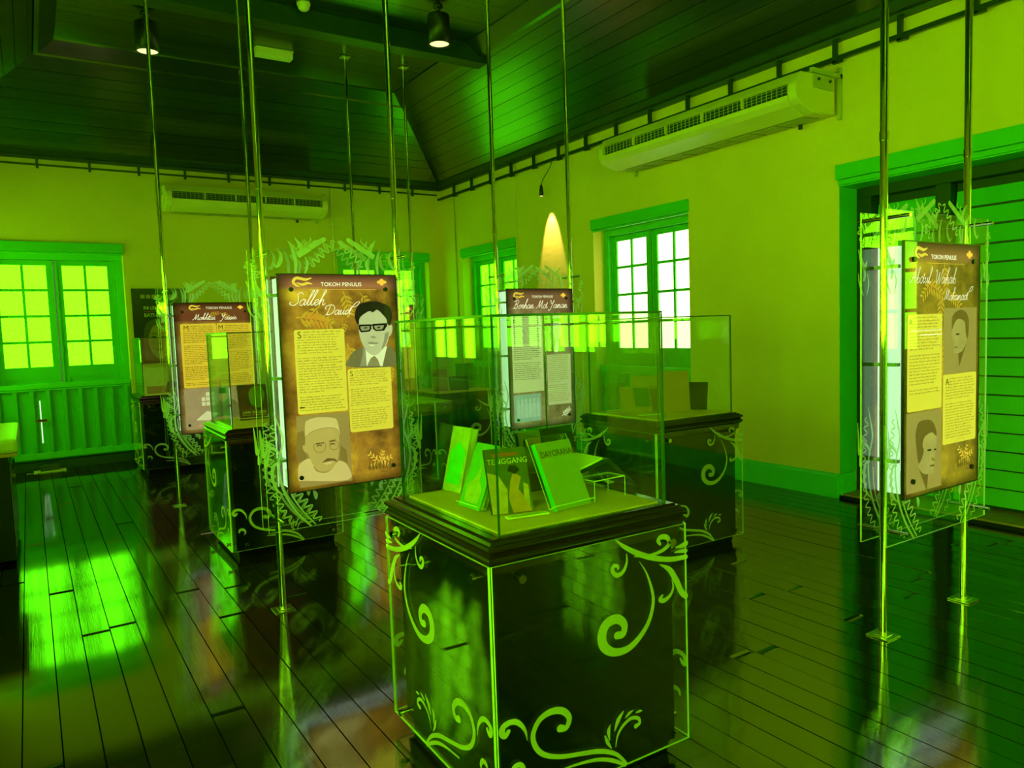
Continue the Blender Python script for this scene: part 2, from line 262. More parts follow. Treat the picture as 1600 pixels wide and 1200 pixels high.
PANE_RIGHT = [[(0.483, 1.967, 0.0082), (0.47, 1.967, 0.0082), (0.464, 1.965, 0.0082), (0.467, 1.96, 0.0082), (0.476, 1.952, 0.0082), (0.486, 1.945, 0.0082), (0.489, 1.94, 0.0082), (0.483, 1.938, 0.0082), (0.47, 1.937, 0.0082), (0.457, 1.937, 0.0082), (0.45, 1.935, 0.0082), (0.453, 1.929, 0.0082), (0.463, 1.922, 0.0082), (0.472, 1.915, 0.0082), (0.475, 1.91, 0.0082), (0.469, 1.907, 0.0082), (0.456, 1.907, 0.0082), (0.443, 1.907, 0.0082), (0.437, 1.905, 0.0082), (0.44, 1.899, 0.0082), (0.45, 1.892, 0.0082), (0.459, 1.885, 0.0082), (0.462, 1.88, 0.0082), (0.456, 1.877, 0.0082), (0.443, 1.877, 0.0082)], [(0.482, 1.865, 0.0063), (0.461, 1.819, 0.0252), (0.435, 1.781, 0.029), (0.415, 1.807, 0.0101)], [(0.442, 1.781, 0.0063), (0.43, 1.749, 0.0189), (0.439, 1.723, 0.0126)], [(0.483, 1.755, 0.0032), (0.474, 1.703, 0.0113), (0.443, 1.652, 0.005)], [(0.409, 1.755, 0.0038), (0.399, 1.704, 0.0101), (0.414, 1.652, 0.0038)], [(0.382, 0.887, 0.0057), (0.405, 0.924, 0.0152), (0.444, 0.95, 0.0171), (0.457, 0.988, 0.0076)], [(0.434, 0.97, 0.0057), (0.457, 0.879, 0.0171), (0.471, 0.837, 0.0133), (0.47, 0.917, 0.0057)], [(0.377, 0.67, 0.0047), (0.416, 0.705, 0.0133), (0.436, 0.782, 0.0171), (0.423, 0.843, 0.019), (0.391, 0.847, 0.0095)]]
MAN = {'suit': [(0.033, 1.409), (0.05, 1.437), (0.083, 1.461), (0.125, 1.474), (0.281, 1.475), (0.318, 1.445), (0.331, 1.419), (0.325, 1.353), (0.031, 1.364)], 'shirt': [(0.138, 1.463), (0.141, 1.363), (0.24, 1.357), (0.276, 1.477), (0.209, 1.45)], 'tie': [(0.167, 1.407), (0.192, 1.421), (0.212, 1.399), (0.226, 1.358), (0.143, 1.363)], 'face': [(0.107, 1.633), (0.103, 1.594), (0.105, 1.544), (0.116, 1.504), (0.135, 1.463), (0.155, 1.44), (0.181, 1.426), (0.208, 1.427), (0.242, 1.454), (0.271, 1.483), (0.289, 1.528), (0.292, 1.578), (0.284, 1.629), (0.259, 1.68), (0.201, 1.696), (0.13, 1.672)], 'ear': [(0.287, 1.589), (0.307, 1.601), (0.315, 1.583), (0.307, 1.547), (0.287, 1.533)], 'hair': [(0.091, 1.614), (0.082, 1.653), (0.09, 1.693), (0.112, 1.722), (0.15, 1.736), (0.214, 1.741), (0.251, 1.73), (0.293, 1.715), (0.311, 1.684), (0.313, 1.639), (0.299, 1.598), (0.283, 1.609), (0.278, 1.634), (0.253, 1.665), (0.222, 1.691), (0.194, 1.676), (0.173, 1.684), (0.13, 1.662), (0.108, 1.638), (0.104, 1.608)], 'frameL': [(0.103, 1.606), (0.177, 1.607), (0.181, 1.581), (0.167, 1.564), (0.114, 1.561), (0.102, 1.581)], 'frameR': [(0.188, 1.609), (0.283, 1.611), (0.279, 1.594), (0.259, 1.567), (0.207, 1.565), (0.189, 1.579)], 'lensL': [(0.112, 1.596), (0.168, 1.597), (0.169, 1.582), (0.16, 1.572), (0.12, 1.57), (0.112, 1.583)], 'lensR': [(0.197, 1.598), (0.259, 1.599), (0.254, 1.583), (0.245, 1.575), (0.21, 1.573), (0.199, 1.583)], 'bridge': [(0.169, 1.604), (0.199, 1.606), (0.198, 1.596), (0.169, 1.596)], 'eyeL': [(0.131, 1.588), (0.15, 1.591), (0.155, 1.585), (0.136, 1.582)], 'eyeR': [(0.214, 1.588), (0.23, 1.591), (0.235, 1.585), (0.219, 1.582)], 'nose': [(0.168, 1.532), (0.187, 1.539), (0.208, 1.53), (0.2, 1.523), (0.181, 1.525)], 'mouth': [(0.15, 1.499), (0.175, 1.504), (0.196, 1.5), (0.223, 1.497), (0.201, 1.488), (0.169, 1.489)], 'lip': [(0.158, 1.488), (0.201, 1.487), (0.184, 1.479), (0.165, 1.481)], 'lapel': [(0.125, 1.471), (0.138, 1.461), (0.141, 1.363), (0.099, 1.363), (0.118, 1.424)], 'cheek': [(0.263, 1.549), (0.288, 1.558), (0.281, 1.518), (0.26, 1.478), (0.237, 1.459), (0.255, 1.504)], 'block1': [(-0.271, 1.586), (0.022, 1.586), (0.019, 1.34), (-0.277, 1.358)]}
MAN2 = {'b1end': [(-0.275, 1.121), (0.005, 1.113)], 'b2': [(0.029, 1.356), (0.298, 1.348), (0.289, 0.982), (0.022, 0.983)], 'cap': [(-0.248, 0.986), (-0.243, 1.052), (-0.23, 1.076), (-0.171, 1.089), (-0.08, 1.078), (-0.055, 1.059), (-0.045, 0.993), (-0.048, 0.961), (-0.058, 1.004), (-0.083, 1.02), (-0.136, 1.025), (-0.195, 1.015), (-0.228, 1.0)], 'face': [(-0.245, 0.982), (-0.228, 1.0), (-0.195, 1.015), (-0.136, 1.025), (-0.083, 1.02), (-0.058, 1.004), (-0.048, 0.954), (-0.054, 0.877), (-0.067, 0.833), (-0.095, 0.797), (-0.123, 0.775), (-0.169, 0.778), (-0.2, 0.805), (-0.223, 0.853), (-0.234, 0.886), (-0.258, 0.908), (-0.263, 0.937), (-0.25, 0.942)], 'shoulder': [(-0.296, 0.741), (-0.291, 0.829), (-0.223, 0.859), (-0.195, 0.785), (-0.123, 0.769), (-0.06, 0.825), (-0.008, 0.793), (-0.006, 0.707)], 'chair': [(-0.29, 1.013), (-0.249, 1.015), (-0.25, 0.939), (-0.261, 0.915), (-0.241, 0.868), (-0.293, 0.849), (-0.299, 0.919)], 'chair2': [(-0.042, 0.915), (-0.01, 0.885), (-0.004, 0.805), (-0.053, 0.831)], 'mous': [(-0.16, 0.828), (-0.126, 0.85), (-0.08, 0.841), (-0.067, 0.82), (-0.093, 0.833), (-0.133, 0.831)], 'lip': [(-0.153, 0.821), (-0.107, 0.828), (-0.094, 0.817), (-0.134, 0.812)], 'gl': [(-0.202, 0.933), (-0.179, 0.943), (-0.137, 0.935), (-0.136, 0.906), (-0.156, 0.889), (-0.192, 0.897)], 'gr': [(-0.107, 0.942), (-0.061, 0.94), (-0.056, 0.91), (-0.077, 0.893), (-0.103, 0.902)], 'browL': [(-0.186, 0.941), (-0.14, 0.945), (-0.14, 0.939), (-0.185, 0.934)], 'browR': [(-0.11, 0.948), (-0.074, 0.952), (-0.071, 0.945), (-0.109, 0.942)]}

# ------------------------------------------------------------------ mesh helpers
class MB:
    def __init__(s):
        s.v = []; s.f = []; s.m = []
    def box(s, x0, x1, y0, y1, z0, z1, mi=0, edge=None, thin=None):
        """axis box; with edge/thin given, faces not normal to axis 'thin' take material index edge"""
        b = len(s.v)
        s.v += [(x0, y0, z0), (x1, y0, z0), (x1, y1, z0), (x0, y1, z0), (x0, y0, z1), (x1, y0, z1), (x1, y1, z1), (x0, y1, z1)]
        fs = [((0, 3, 2, 1), 'z'), ((4, 5, 6, 7), 'z'), ((0, 1, 5, 4), 'y'), ((2, 3, 7, 6), 'y'), ((1, 2, 6, 5), 'x'), ((3, 0, 4, 7), 'x')]
        for q, a in fs:
            s.f.append(tuple(b + i for i in q)); s.m.append(mi if (edge is None or a == thin) else edge)
        return s
    def prism(s, pts, axis, a0, a1, mi=0):
        """polygon in the two other axes extruded along axis ('x': (y,z), 'y': (x,z), 'z': (x,y))"""
        b = len(s.v); n = len(pts)
        for a in (a0, a1):
            for p in pts:
                s.v.append({'x': (a, p[0], p[1]), 'y': (p[0], a, p[1]), 'z': (p[0], p[1], a)}[axis])
        s.f.append(tuple(b + i for i in range(n))); s.m.append(mi)
        s.f.append(tuple(b + n + i for i in reversed(range(n)))); s.m.append(mi)
        for i in range(n):
            j = (i + 1) % n
            s.f.append((b + i, b + n + i, b + n + j, b + j)); s.m.append(mi)
        return s
    def tube(s, path, r, seg=10, mi=0, caps=True):
        b0 = len(s.v); rings = []
        n = len(path)
        P = [Vector(p) for p in path]
        rr = r if isinstance(r, (list, tuple)) else [r] * n
        for i, p in enumerate(P):
            d = (P[min(i + 1, n - 1)] - P[max(i - 1, 0)]).normalized()
            up = Vector((0, 0, 1)) if abs(d.z) < 0.95 else Vector((1, 0, 0))
            a = d.cross(up).normalized(); c = a.cross(d).normalized()
            ring = []
            for k in range(seg):
                t = 2 * math.pi * k / seg
                ring.append(len(s.v)); s.v.append(tuple(p + (a * math.cos(t) + c * math.sin(t)) * rr[i]))
            rings.append(ring)
        for i in range(n - 1):
            for k in range(seg):
                l = (k + 1) % seg
                s.f.append((rings[i][k], rings[i][l], rings[i + 1][l], rings[i + 1][k])); s.m.append(mi)
        if caps:
            for rg, rev in ((rings[0], True), (rings[-1], False)):
                b = len(s.v); s.v += [s.v[i] for i in rg]
                q = list(range(b, b + seg)); s.f.append(tuple(reversed(q) if rev else q)); s.m.append(mi)
        return s
    def lathe(s, prof, cx, cy, seg=24, mi=0):
        """profile of (radius, z) from top to bottom around a vertical axis"""
        rings = []
        for r, z in prof:
            ring = []
            for k in range(seg):
                t = 2 * math.pi * k / seg
                ring.append(len(s.v)); s.v.append((cx + r * math.cos(t), cy + r * math.sin(t), z))
            rings.append(ring)
        for i in range(len(prof) - 1):
            for k in range(seg):
                l = (k + 1) % seg
                s.f.append((rings[i][k], rings[i + 1][k], rings[i + 1][l], rings[i][l])); s.m.append(mi)
        for rg, rev in ((rings[0], False), (rings[-1], True)):
            b = len(s.v); s.v += [s.v[i] for i in rg]
            q = list(range(b, b + seg)); s.f.append(tuple(reversed(q) if rev else q)); s.m.append(mi)
        return s
    def poly(s, pts, mi=0):
        b = len(s.v); s.v += [tuple(p) for p in pts]
        s.f.append(tuple(range(b, b + len(pts)))); s.m.append(mi)
        return s
    def mesh(s, name, mats, smooth=False):
        me = bpy.data.meshes.new(name)
        me.from_pydata(s.v, [], s.f)
        for x in (mats if isinstance(mats, (list, tuple)) else [mats]): me.materials.append(x)
        for p, i in zip(me.polygons, s.m): p.material_index = i
        if smooth:
            for p in me.polygons: p.use_smooth = len(p.vertices) == 4
        bm = bmesh.new(); bm.from_mesh(me)
        bmesh.ops.recalc_face_normals(bm, faces=bm.faces)
        bm.to_mesh(me); bm.free()
        me.update()
        return me
    def build(s, name, mats, parent=None, smooth=False, bevel=0.0):
        return link(name, s.mesh(name, mats, smooth), parent, bevel)

def link(name, data, parent=None, bevel=0.0):
    o = bpy.data.objects.new(name, data)
    col.objects.link(o)
    o.parent = parent
    if bevel:
        b = o.modifiers.new('bevel', 'BEVEL'); b.width = bevel; b.segments = 2; b.limit_method = 'ANGLE'
    return o

def empty(name, loc=(0, 0, 0), rz=0.0, parent=None):
    o = bpy.data.objects.new(name, None); col.objects.link(o)
    o.location = loc; o.rotation_euler = (0, 0, rz); o.parent = parent
    o.empty_display_size = 0.1
    return o

def tag(o, label, cat, group=None):
    o['label'] = label; o['category'] = cat
    if group: o['group'] = group
    return o

def struct(o, label=None):
    o['kind'] = 'structure'
    if label: o['label'] = label
    return o

def smooth_path(pts, n=6):
    """Catmull-Rom through points of any dimension"""
    out = []
    k = len(pts)
    for i in range(k - 1):
        p0, p1, p2, p3 = pts[max(i - 1, 0)], pts[i], pts[i + 1], pts[min(i + 2, k - 1)]
        for j in range(n):
            t = j / n
            out.append(tuple(0.5 * (2 * b + (c - a) * t + (2 * a - 5 * b + 4 * c - d) * t * t + (3 * b - a - 3 * c + d) * t ** 3) for a, b, c, d in zip(p0, p1, p2, p3)))
    out.append(tuple(pts[-1]))
    return out

def ribbon(mb, pts, y, mi=0, n=5, flip=1.0, raw=False):
    """flat stroke of changing width in the x-z plane at depth y; pts are (x, z, width)"""
    P = pts if raw else smooth_path(pts, n)
    k = len(P)
    L, R = [], []
    for i, p in enumerate(P):
        a, b = P[max(i - 1, 0)], P[min(i + 1, k - 1)]
        dx, dz = b[0] - a[0], b[1] - a[1]
        l = math.hypot(dx, dz) or 1e-6
        w = max(p[2], 0.0008) / 2
        nx, nz = -dz / l * w, dx / l * w
        L.append((flip * (p[0] + nx), y, p[1] + nz)); R.append((flip * (p[0] - nx), y, p[1] - nz))
    b0 = len(mb.v)
    mb.v += L + R
    for i in range(k - 1):
        mb.f.append((b0 + i, b0 + i + 1, b0 + k + i + 1, b0 + k + i)); mb.m.append(mi)
    # round end
    e = P[-1]; r = max(e[2], 0.0008) / 2
    mb.poly([(flip * (e[0] + r * math.cos(t * math.pi / 5)), y, e[1] + r * math.sin(t * math.pi / 5)) for t in range(10)], mi)

def text(name, body, size, loc, m, parent, rot=(math.pi / 2, 0, 0), align='CENTER', shear=0.0, sx=1.0, ext=0.0003):
    cu = bpy.data.curves.new(name, 'FONT')
    cu.body = body; cu.size = size; cu.align_x = align; cu.align_y = 'CENTER'; cu.shear = shear
    cu.extrude = ext; cu.resolution_u = 3
    cu.materials.append(m)
    tmp = bpy.data.objects.new(name, cu)
    me = bpy.data.meshes.new_from_object(tmp)
    bpy.data.objects.remove(tmp); bpy.data.curves.remove(cu)
    me.name = name
    o = link(name, me, parent)
    o.location = loc; o.rotation_euler = rot; o.scale = (sx, 1, 1)
    return o

# ------------------------------------------------------------------ room shell
XL, XR, YF, YB = -0.91, 5.77, -6.0, 10.82
ZW, ZC, RUN = 3.83, 4.81, 1.35
THICK = 0.45
OPEN_W, OPEN_H = 1.53, 2.70

# floor: sub-floor with one object per plank
flo = struct(MB().box(XL - THICK, XR + THICK, YF - THICK, YB + THICK, -0.16, -0.022).build('floor', M['floor_gap']), 'dark varnished plank floor')
pl_mesh = MB().box(-0.5, 0.5, -0.5, 0.5, -0.020, 0.0)
pl_me = pl_mesh.mesh('plank', M['floor'])
bm = bmesh.new(); bm.from_mesh(pl_me)
bmesh.ops.bevel(bm, geom=[e for e in bm.edges if all(v.co.z > -0.001 for v in e.verts)], offset=0.004, segments=1, affect='EDGES', clamp_overlap=True)
bm.to_mesh(pl_me); bm.free()
rnd = random.Random(3)
PW = (XR - XL) / 51
for i in range(51):
    y = YF - rnd.uniform(0, 2.6)
    while y < YB:
        ln = rnd.uniform(3.0, 5.2)
        a, b = max(y, YF), min(y + ln, YB)
        if b - a > 0.15:
            p = link('plank', pl_me, flo)
            p.location = (XL + (i + 0.5) * PW, (a + b) / 2, rnd.uniform(-0.0012, 0.0))
            p.scale = (PW - 0.004, b - a - 0.005, 1)
            p.rotation_euler = (rnd.gauss(0, 0.0004), rnd.gauss(0, 0.006), 0)
        y += ln

# walls with openings
def wall(name, along, fixed, sign, a0, a1, openings, label):
    """along 'x' or 'y'; fixed = coordinate of the inner face; sign = outward direction"""
    mb = MB()
    f0, f1 = sorted((fixed, fixed + sign * THICK))
    def put(p, q, z0, z1):
        if q - p < 1e-4: return
        if along == 'x': mb.box(p, q, f0, f1, z0, z1)
        else: mb.box(f0, f1, p, q, z0, z1)
    cur = a0
    for c in sorted(openings):
        put(cur, c - OPEN_W / 2, 0, ZW + 0.1)
        put(c - OPEN_W / 2, c + OPEN_W / 2, OPEN_H, ZW + 0.1)
        cur = c + OPEN_W / 2
    put(cur, a1, 0, ZW + 0.1)
    return struct(mb.build(name, M['plaster']), label)

W_RIGHT = [-4.28, -0.02, 2.99, 6.21, 9.405]
W_BACK = [0.345, 4.745]
W_LEFT = [-2.9, 0.3, 3.5, 6.7, 9.9]
W_FRONT_FILL = [0.4, 2.5]  # unseen windows added to bring more light into the room
wall('wall_right', 'y', XR, 1, YF, YB + THICK, W_RIGHT, 'cream plastered side wall with tall openings')
wall('wall_back', 'x', YB, 1, XL - THICK, XR, W_BACK, 'cream plastered end wall with two tall openings')
wall('wall_left', 'y', XL, -1, YF, YB, W_LEFT, 'cream plastered side wall opposite')
wall('wall_front', 'x', YF, -1, XL - THICK, XR + THICK, W_FRONT_FILL, 'cream plastered wall behind the viewer')

# baseboards, split round the openings
def baseboard(name, along, fixed, sign, a0, a1, openings):
    mb = MB(); cur = a0
    prof = [(0, 0), (0.028, 0), (0.028, 0.185), (0.020, 0.205), (0.0, 0.212)]
    segs = []
    for c in sorted(openings):
        segs.append((cur, c - OPEN_W / 2)); cur = c + OPEN_W / 2
    segs.append((cur, a1))
    for p, q in segs:
        pts = [(fixed - sign * u, z) for u, z in prof]
        mb.prism(pts, along, p, q)
    return struct(mb.build(name, M['green_light']), 'green painted baseboard')
baseboard('baseboard_right', 'y', XR, 1, YF, YB, W_RIGHT)
baseboard('baseboard_back', 'x', YB, 1, XL, XR, W_BACK)
baseboard('baseboard_left', 'y', XL, -1, YF, YB, W_LEFT)
baseboard('baseboard_front', 'x', YF, -1, XL, XR, W_FRONT_FILL)
# return of the baseboard into the doorway
struct(MB().box(XR, XR + 0.20, 3.755 - 0.028, 3.755 + 0.0, 0, 0.21).build('baseboard_doorway', M['green_light']), 'green baseboard returning into the doorway')

# ceiling: hipped boarding, one object per board
cl = MB()
zt = 0.03
cl.box(XL + RUN, XR - RUN, YF + RUN, YB - RUN, ZC + 0.022, ZC + 0.06)
def slope_pt(side, t, s_end, off=0.0):
    """point on a slope; t 0 at the eaves, 1 at the flat; s_end 0/1 picks the hip end; off = lift along the normal"""
    z = ZW + (ZC - ZW) * t
    r = RUN * t
    nx = (ZC - ZW) / math.hypot(RUN, ZC - ZW) * off; nz = RUN / math.hypot(RUN, ZC - ZW) * off
    if side == 'right': return (XR - r + nx, (YF + r) if s_end == 0 else (YB - r), z + nz)
    if side == 'left': return (XL + r - nx, (YF + r) if s_end == 0 else (YB - r), z + nz)
    if side == 'back': return ((XL + r) if s_end == 0 else (XR - r), YB - r + nx, z + nz)
    return ((XL + r) if s_end == 0 else (XR - r), YF + r - nx, z + nz)
for side in ('right', 'left', 'back', 'front'):
    q = [slope_pt(side, 0, 0, 0.03), slope_pt(side, 0, 1, 0.03), slope_pt(side, 1, 1, 0.03), slope_pt(side, 1, 0, 0.03)]
    q2 = [slope_pt(side, 0, 0, 0.06), slope_pt(side, 0, 1, 0.06), slope_pt(side, 1, 1, 0.06), slope_pt(side, 1, 0, 0.06)]
    b = len(cl.v); cl.v += q + q2
    for f in ((0, 1, 2, 3), (7, 6, 5, 4), (0, 4, 5, 1), (1, 5, 6, 2), (2, 6, 7, 3), (3, 7, 4, 0)):
        cl.f.append(tuple(b + i for i in f)); cl.m.append(0)
ceil = struct(cl.build('ceiling', M['ceiling_gap']), 'dark glossy boarded ceiling with sloping sides')
NB = 12
for side in ('right', 'left', 'back', 'front'):
    for k in range(NB):
        t0, t1 = k / NB + 0.0016, (k + 1) / NB - 0.0016
        lift = rnd.uniform(0.0, 0.004)
        q = [slope_pt(side, t0, 0, lift), slope_pt(side, t0, 1, lift), slope_pt(side, t1, 1, lift + rnd.uniform(-0.002, 0.003)), slope_pt(side, t1, 0, lift)]
        q2 = [slope_pt(side, t0, 0, 0.02), slope_pt(side, t0, 1, 0.02), slope_pt(side, t1, 1, 0.02), slope_pt(side, t1, 0, 0.02)]
        mb = MB(); mb.v += q + q2
        for f in ((0, 1, 2, 3), (7, 6, 5, 4), (0, 4, 5, 1), (1, 5, 6, 2), (2, 6, 7, 3), (3, 7, 4, 0)):
            mb.f.append(f); mb.m.append(0)
        mb.build('plank', M['ceiling'], ceil)
nfl = 101
fy0, fy1 = YF + RUN, YB - RUN
fm = MB().box(XL + RUN, XR - RUN, -0.5, 0.5, 0, 0.02).mesh('plank', M['ceiling'])
for k in range(nfl):
    p = link('plank', fm, ceil)
    w = (fy1 - fy0) / nfl
    p.location = (0, fy0 + (k + 0.5) * w, ZC + rnd.uniform(-0.002, 0.002)); p.scale = (1, w - 0.004, 1)
    p.rotation_euler = (rnd.gauss(0, 0.004), 0, 0)

# cornices at the eaves and fillets round the flat
def sweep_rect(name, prof, x0, x1, y0, y1, m, label):
    """profile of (inset, z) swept round the rectangle, mitred"""
    mb = MB(); n = len(prof)
    for (sx, sy) in ((0, 0), (1, 0), (1, 1), (0, 1)):
        for d, z in prof:
            mb.v.append(((x0 + d) if sx == 0 else (x1 - d), (y0 + d) if sy == 0 else (y1 - d), z))
    for c in range(4):
        a, b = c * n, ((c + 1) % 4) * n
        for i in range(n):
            j = (i + 1) % n
            mb.f.append((a + i, b + i, b + j, a + j)); mb.m.append(0)
    return struct(mb.build(name, m), label)
sweep_rect('trim_1', [(0.0, ZW - 0.02), (0.05, ZW - 0.02), (0.06, ZW + 0.01), (0.10, ZW + 0.02), (0.13, ZW + 0.075), (0.13, ZW + 0.10), (0.0, ZW + 0.01)], XL, XR, YF, YB, M['rail_paint'], 'dark cornice board along the eaves')
sweep_rect('trim_2', [(RUN - 0.17, ZC - 0.135), (RUN - 0.13, ZC - 0.125), (RUN + 0.02, ZC - 0.012), (RUN + 0.02, ZC + 0.01), (RUN, ZC + 0.01)], XL, XR, YF, YB, M['ceiling'], 'ceiling fillet between the slopes and the flat')
# tie beams
for i, y in enumerate((7.47, 2.4)):
    bmb = MB().box(XL + RUN - 0.25, XR - RUN + 0.25, y, y + 0.2, ZC - 0.20, ZC + 0.0)
    bo = struct(bmb.build('beam', M['beam'], bevel=0.006), 'dark timber tie beam crossing under the flat ceiling' if i == 0 else 'dark tie beam overhead behind the viewer')

# ------------------------------------------------------------------ windows (French casements behind a slatted balustrade)
PANE_W, PANE_H, PANE_X = 0.239, 0.295, (0.086, 0.354)
PANE_Z0, PITCH_Z = 1.278, 0.325
win_no = [0]
def window(loc, rz, pane_mat, label):
    """local x along the wall, local y into the wall, origin on the inner wall face at floor level"""
    win_no[0] += 1
    w = struct(empty('window_%d' % win_no[0], loc, rz), label)
    hw = OPEN_W / 2
    MB().box(-hw - 0.012, hw + 0.012, -0.035, 0.02, OPEN_H - 0.005, OPEN_H + 0.115).box(-hw - 0.0, hw + 0.0, -0.018, 0.02, OPEN_H - 0.03, OPEN_H - 0.006).build('header_board', M['green'], w, bevel=0.006)
    fr = MB()
    for s in (-1, 1):
        a, b = sorted((s * hw, s * (hw - 0.085)))
        fr.box(a, b, 0.16, 0.32, 0.15, OPEN_H - 0.085)
        a, b = sorted((s * (hw - 0.085), s * (hw - 0.105)))
        fr.box(a, b, 0.20, 0.26, 0.152, OPEN_H - 0.087)
    fr.box(-hw, hw, 0.16, 0.32, OPEN_H - 0.085, OPEN_H)
    fr.box(-hw, hw, 0.16, 0.32, 0.10, 0.15)
    fr.build('window_frame', M['green'], w, bevel=0.004)
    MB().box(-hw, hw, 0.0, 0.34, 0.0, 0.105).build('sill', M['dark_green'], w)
    pane_me = MB().box(-PANE_W / 2 - 0.004, PANE_W / 2 + 0.004, -0.003, 0.003, -PANE_H / 2 - 0.004, PANE_H / 2 + 0.004).mesh('pane', pane_mat)
    for s in (-1, 1):
        x_in, x_out = s * 0.008, s * (hw - 0.10)
        lf = MB()
        def sb(a, b, y0, y1, z0, z1):
            a, b = sorted((a, b)); lf.box(a, b, y0, y1, z0, z1)
        top = PANE_Z0 + 4 * PITCH_Z - 0.03
        sb(x_in, s * PANE_X[0], 0.215, 0.255, 0.155, OPEN_H - 0.09)
        sb(s * (PANE_X[1] + PANE_W), x_out, 0.215, 0.255, 0.155, OPEN_H - 0.09)
        sb(s * PANE_X[0], s * (PANE_X[1] + PANE_W), 0.2155, 0.2545, top, OPEN_H - 0.09)
        sb(s * PANE_X[0], s * (PANE_X[1] + PANE_W), 0.2155, 0.2545, PANE_Z0 - 0.15, PANE_Z0)
        sb(s * PANE_X[0], s * (PANE_X[1] + PANE_W), 0.2155, 0.2545, 0.155, 0.35)
        sb(s * (PANE_X[0] + PANE_W), s * PANE_X[1], 0.218, 0.252, PANE_Z0, top)
        for r in range(1, 4):
            z = PANE_Z0 + r * PITCH_Z - 0.03
            sb(s * PANE_X[0], s * (PANE_X[1] + PANE_W), 0.219, 0.251, z, z + 0.03)
        sb(s * PANE_X[0], s * (PANE_X[1] + PANE_W), 0.230, 0.246, 0.35, PANE_Z0 - 0.15)
        sb(s * (PANE_X[0] + 0.05), s * (PANE_X[1] + PANE_W - 0.05), 0.222, 0.232, 0.42, PANE_Z0 - 0.20)
        leaf = lf.build('casement', M['green'], w)
        for r in range(4):
            for cx in PANE_X:
                p = link('pane', pane_me, leaf)
                p.location = (s * (cx + PANE_W / 2), 0.240, PANE_Z0 + r * PITCH_Z + PANE_H / 2)
    b = MB().box(0.018, 0.034, 0.198, 0.215, 0.30, OPEN_H - 0.10).box(0.012, 0.040, 0.192, 0.218, 1.45, 1.53)
    b.build('espagnolette_bolt', M['green'], w)
    # balustrade
    bal = MB().box(-hw + 0.01, hw - 0.01, 0.055, 0.125, 1.01, 1.075).box(-hw + 0.01, hw - 0.01, 0.065, 0.115, 0.985, 1.01).box(-hw + 0.01, hw - 0.01, 0.07, 0.12, 0.13, 0.215)
    bo = bal.build('balustrade', M['green_light'], w, bevel=0.005)
    MB().box(-hw + 0.01, hw - 0.01, 0.112, 0.126, 0.2, 1.0).build('back_board', M['green'], bo)
    sl = MB().box(-0.024, 0.024, 0.070, 0.114, 0.21, 0.99).mesh('slat', M['green'])
    n = 9
    for k in range(n):
        o = link('slat', sl, bo)
        o.location = (-hw + 0.07 + (OPEN_W - 0.14) * k / (n - 1), 0, 0)
    return w
HP = math.pi / 2
w_right = {}
for c, lab, pm in ((6.21, 'green casement with bright white panes above the case of brown books', 'pane_white'), (9.405, 'green casement nearest the room corner on the long wall', 'pane_green'), (-0.02, 'green casement on the long wall behind the viewer', 'pane_side'), (-4.28, 'green casement at the far end of the long wall behind the viewer', 'pane_side')):
    window((XR, c, 0), -HP, M[pm], lab)
for c, lab in ((0.345, 'green casement with yellow-green panes at the end of the floor'), (4.745, 'green casement behind the hanging panel on the end wall')):
    wb = window((c, YB, 0), 0, M['pane_green'], lab)
    if c < 1:
        MB().box(-0.268, -0.258, 0.104, 0.1115, 0.33, 0.86).build('daylight_gap', M['daylight'], wb)
for c in W_LEFT:
    window((XL, c, 0), HP, M['pane_side' if c > 5 else 'pane_fill'], 'green casement on the wall outside the view')  # the nearer ones glow extra strongly as fill light for the room

for c in W_FRONT_FILL:
    window((c, YF, 0), math.pi, M['pane_fill'], 'added green casement behind the viewer, brightening the room')

# boarded door on the long wall
d = struct(empty('door_1', (XR, 2.99, 0), -HP), 'green boarded double door in a deep doorway')
hw = OPEN_W / 2
MB().box(-hw - 0.012, hw + 0.012, -0.04, 0.02, OPEN_H - 0.005, OPEN_H + 0.115).box(-hw, hw, -0.02, 0.02, OPEN_H - 0.05, OPEN_H - 0.006).build('header_board', M['green'], d, bevel=0.006)
MB().box(-hw, hw, 0.0, 0.25, OPEN_H - 0.06, OPEN_H - 0.001).build('head_lining', M['green'], d)
MB().box(-hw, -hw + 0.004, 0.004, 0.25, 0.21, OPEN_H - 0.06).box(hw - 0.004, hw, 0.004, 0.25, 0.21, OPEN_H - 0.06).build('jamb_lining', M['green'], d)
fr = MB()
fr.box(-hw, -hw + 0.13, 0.252, 0.374, 0.03, OPEN_H - 0.141).box(hw - 0.10, hw, 0.252, 0.374, 0.03, OPEN_H - 0.141)
fr.box(-hw, hw, 0.252, 0.374, OPEN_H - 0.14, OPEN_H - 0.062).box(-0.115, 0.0, 0.27, 0.374, 0.03, OPEN_H - 0.141)
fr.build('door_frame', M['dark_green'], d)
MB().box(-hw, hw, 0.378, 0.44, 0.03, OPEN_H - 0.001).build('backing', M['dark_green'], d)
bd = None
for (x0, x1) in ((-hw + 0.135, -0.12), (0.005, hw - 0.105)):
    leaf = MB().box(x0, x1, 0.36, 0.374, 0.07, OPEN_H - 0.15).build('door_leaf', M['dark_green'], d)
    z = 0.075
    while z < OPEN_H - 0.20:
        h = 0.143
        z1 = min(z + h - 0.015, OPEN_H - 0.15)
        pb = MB(); pb.prism([(0.330, z), (0.352, z1), (0.362, z1), (0.362, z)], 'x', x0 + 0.004, x1 - 0.004)
        pb.build('board', M['green'], leaf)
        z += h
sill = MB().box(-hw, hw, 0.0, 0.42, -0.02, 0.028).build('threshold', M['floor_gap'], d)
tl = MB().box(-0.095, 0.095, 0.0, 0.20, 0.026, 0.042).mesh('tile', M['tile'])
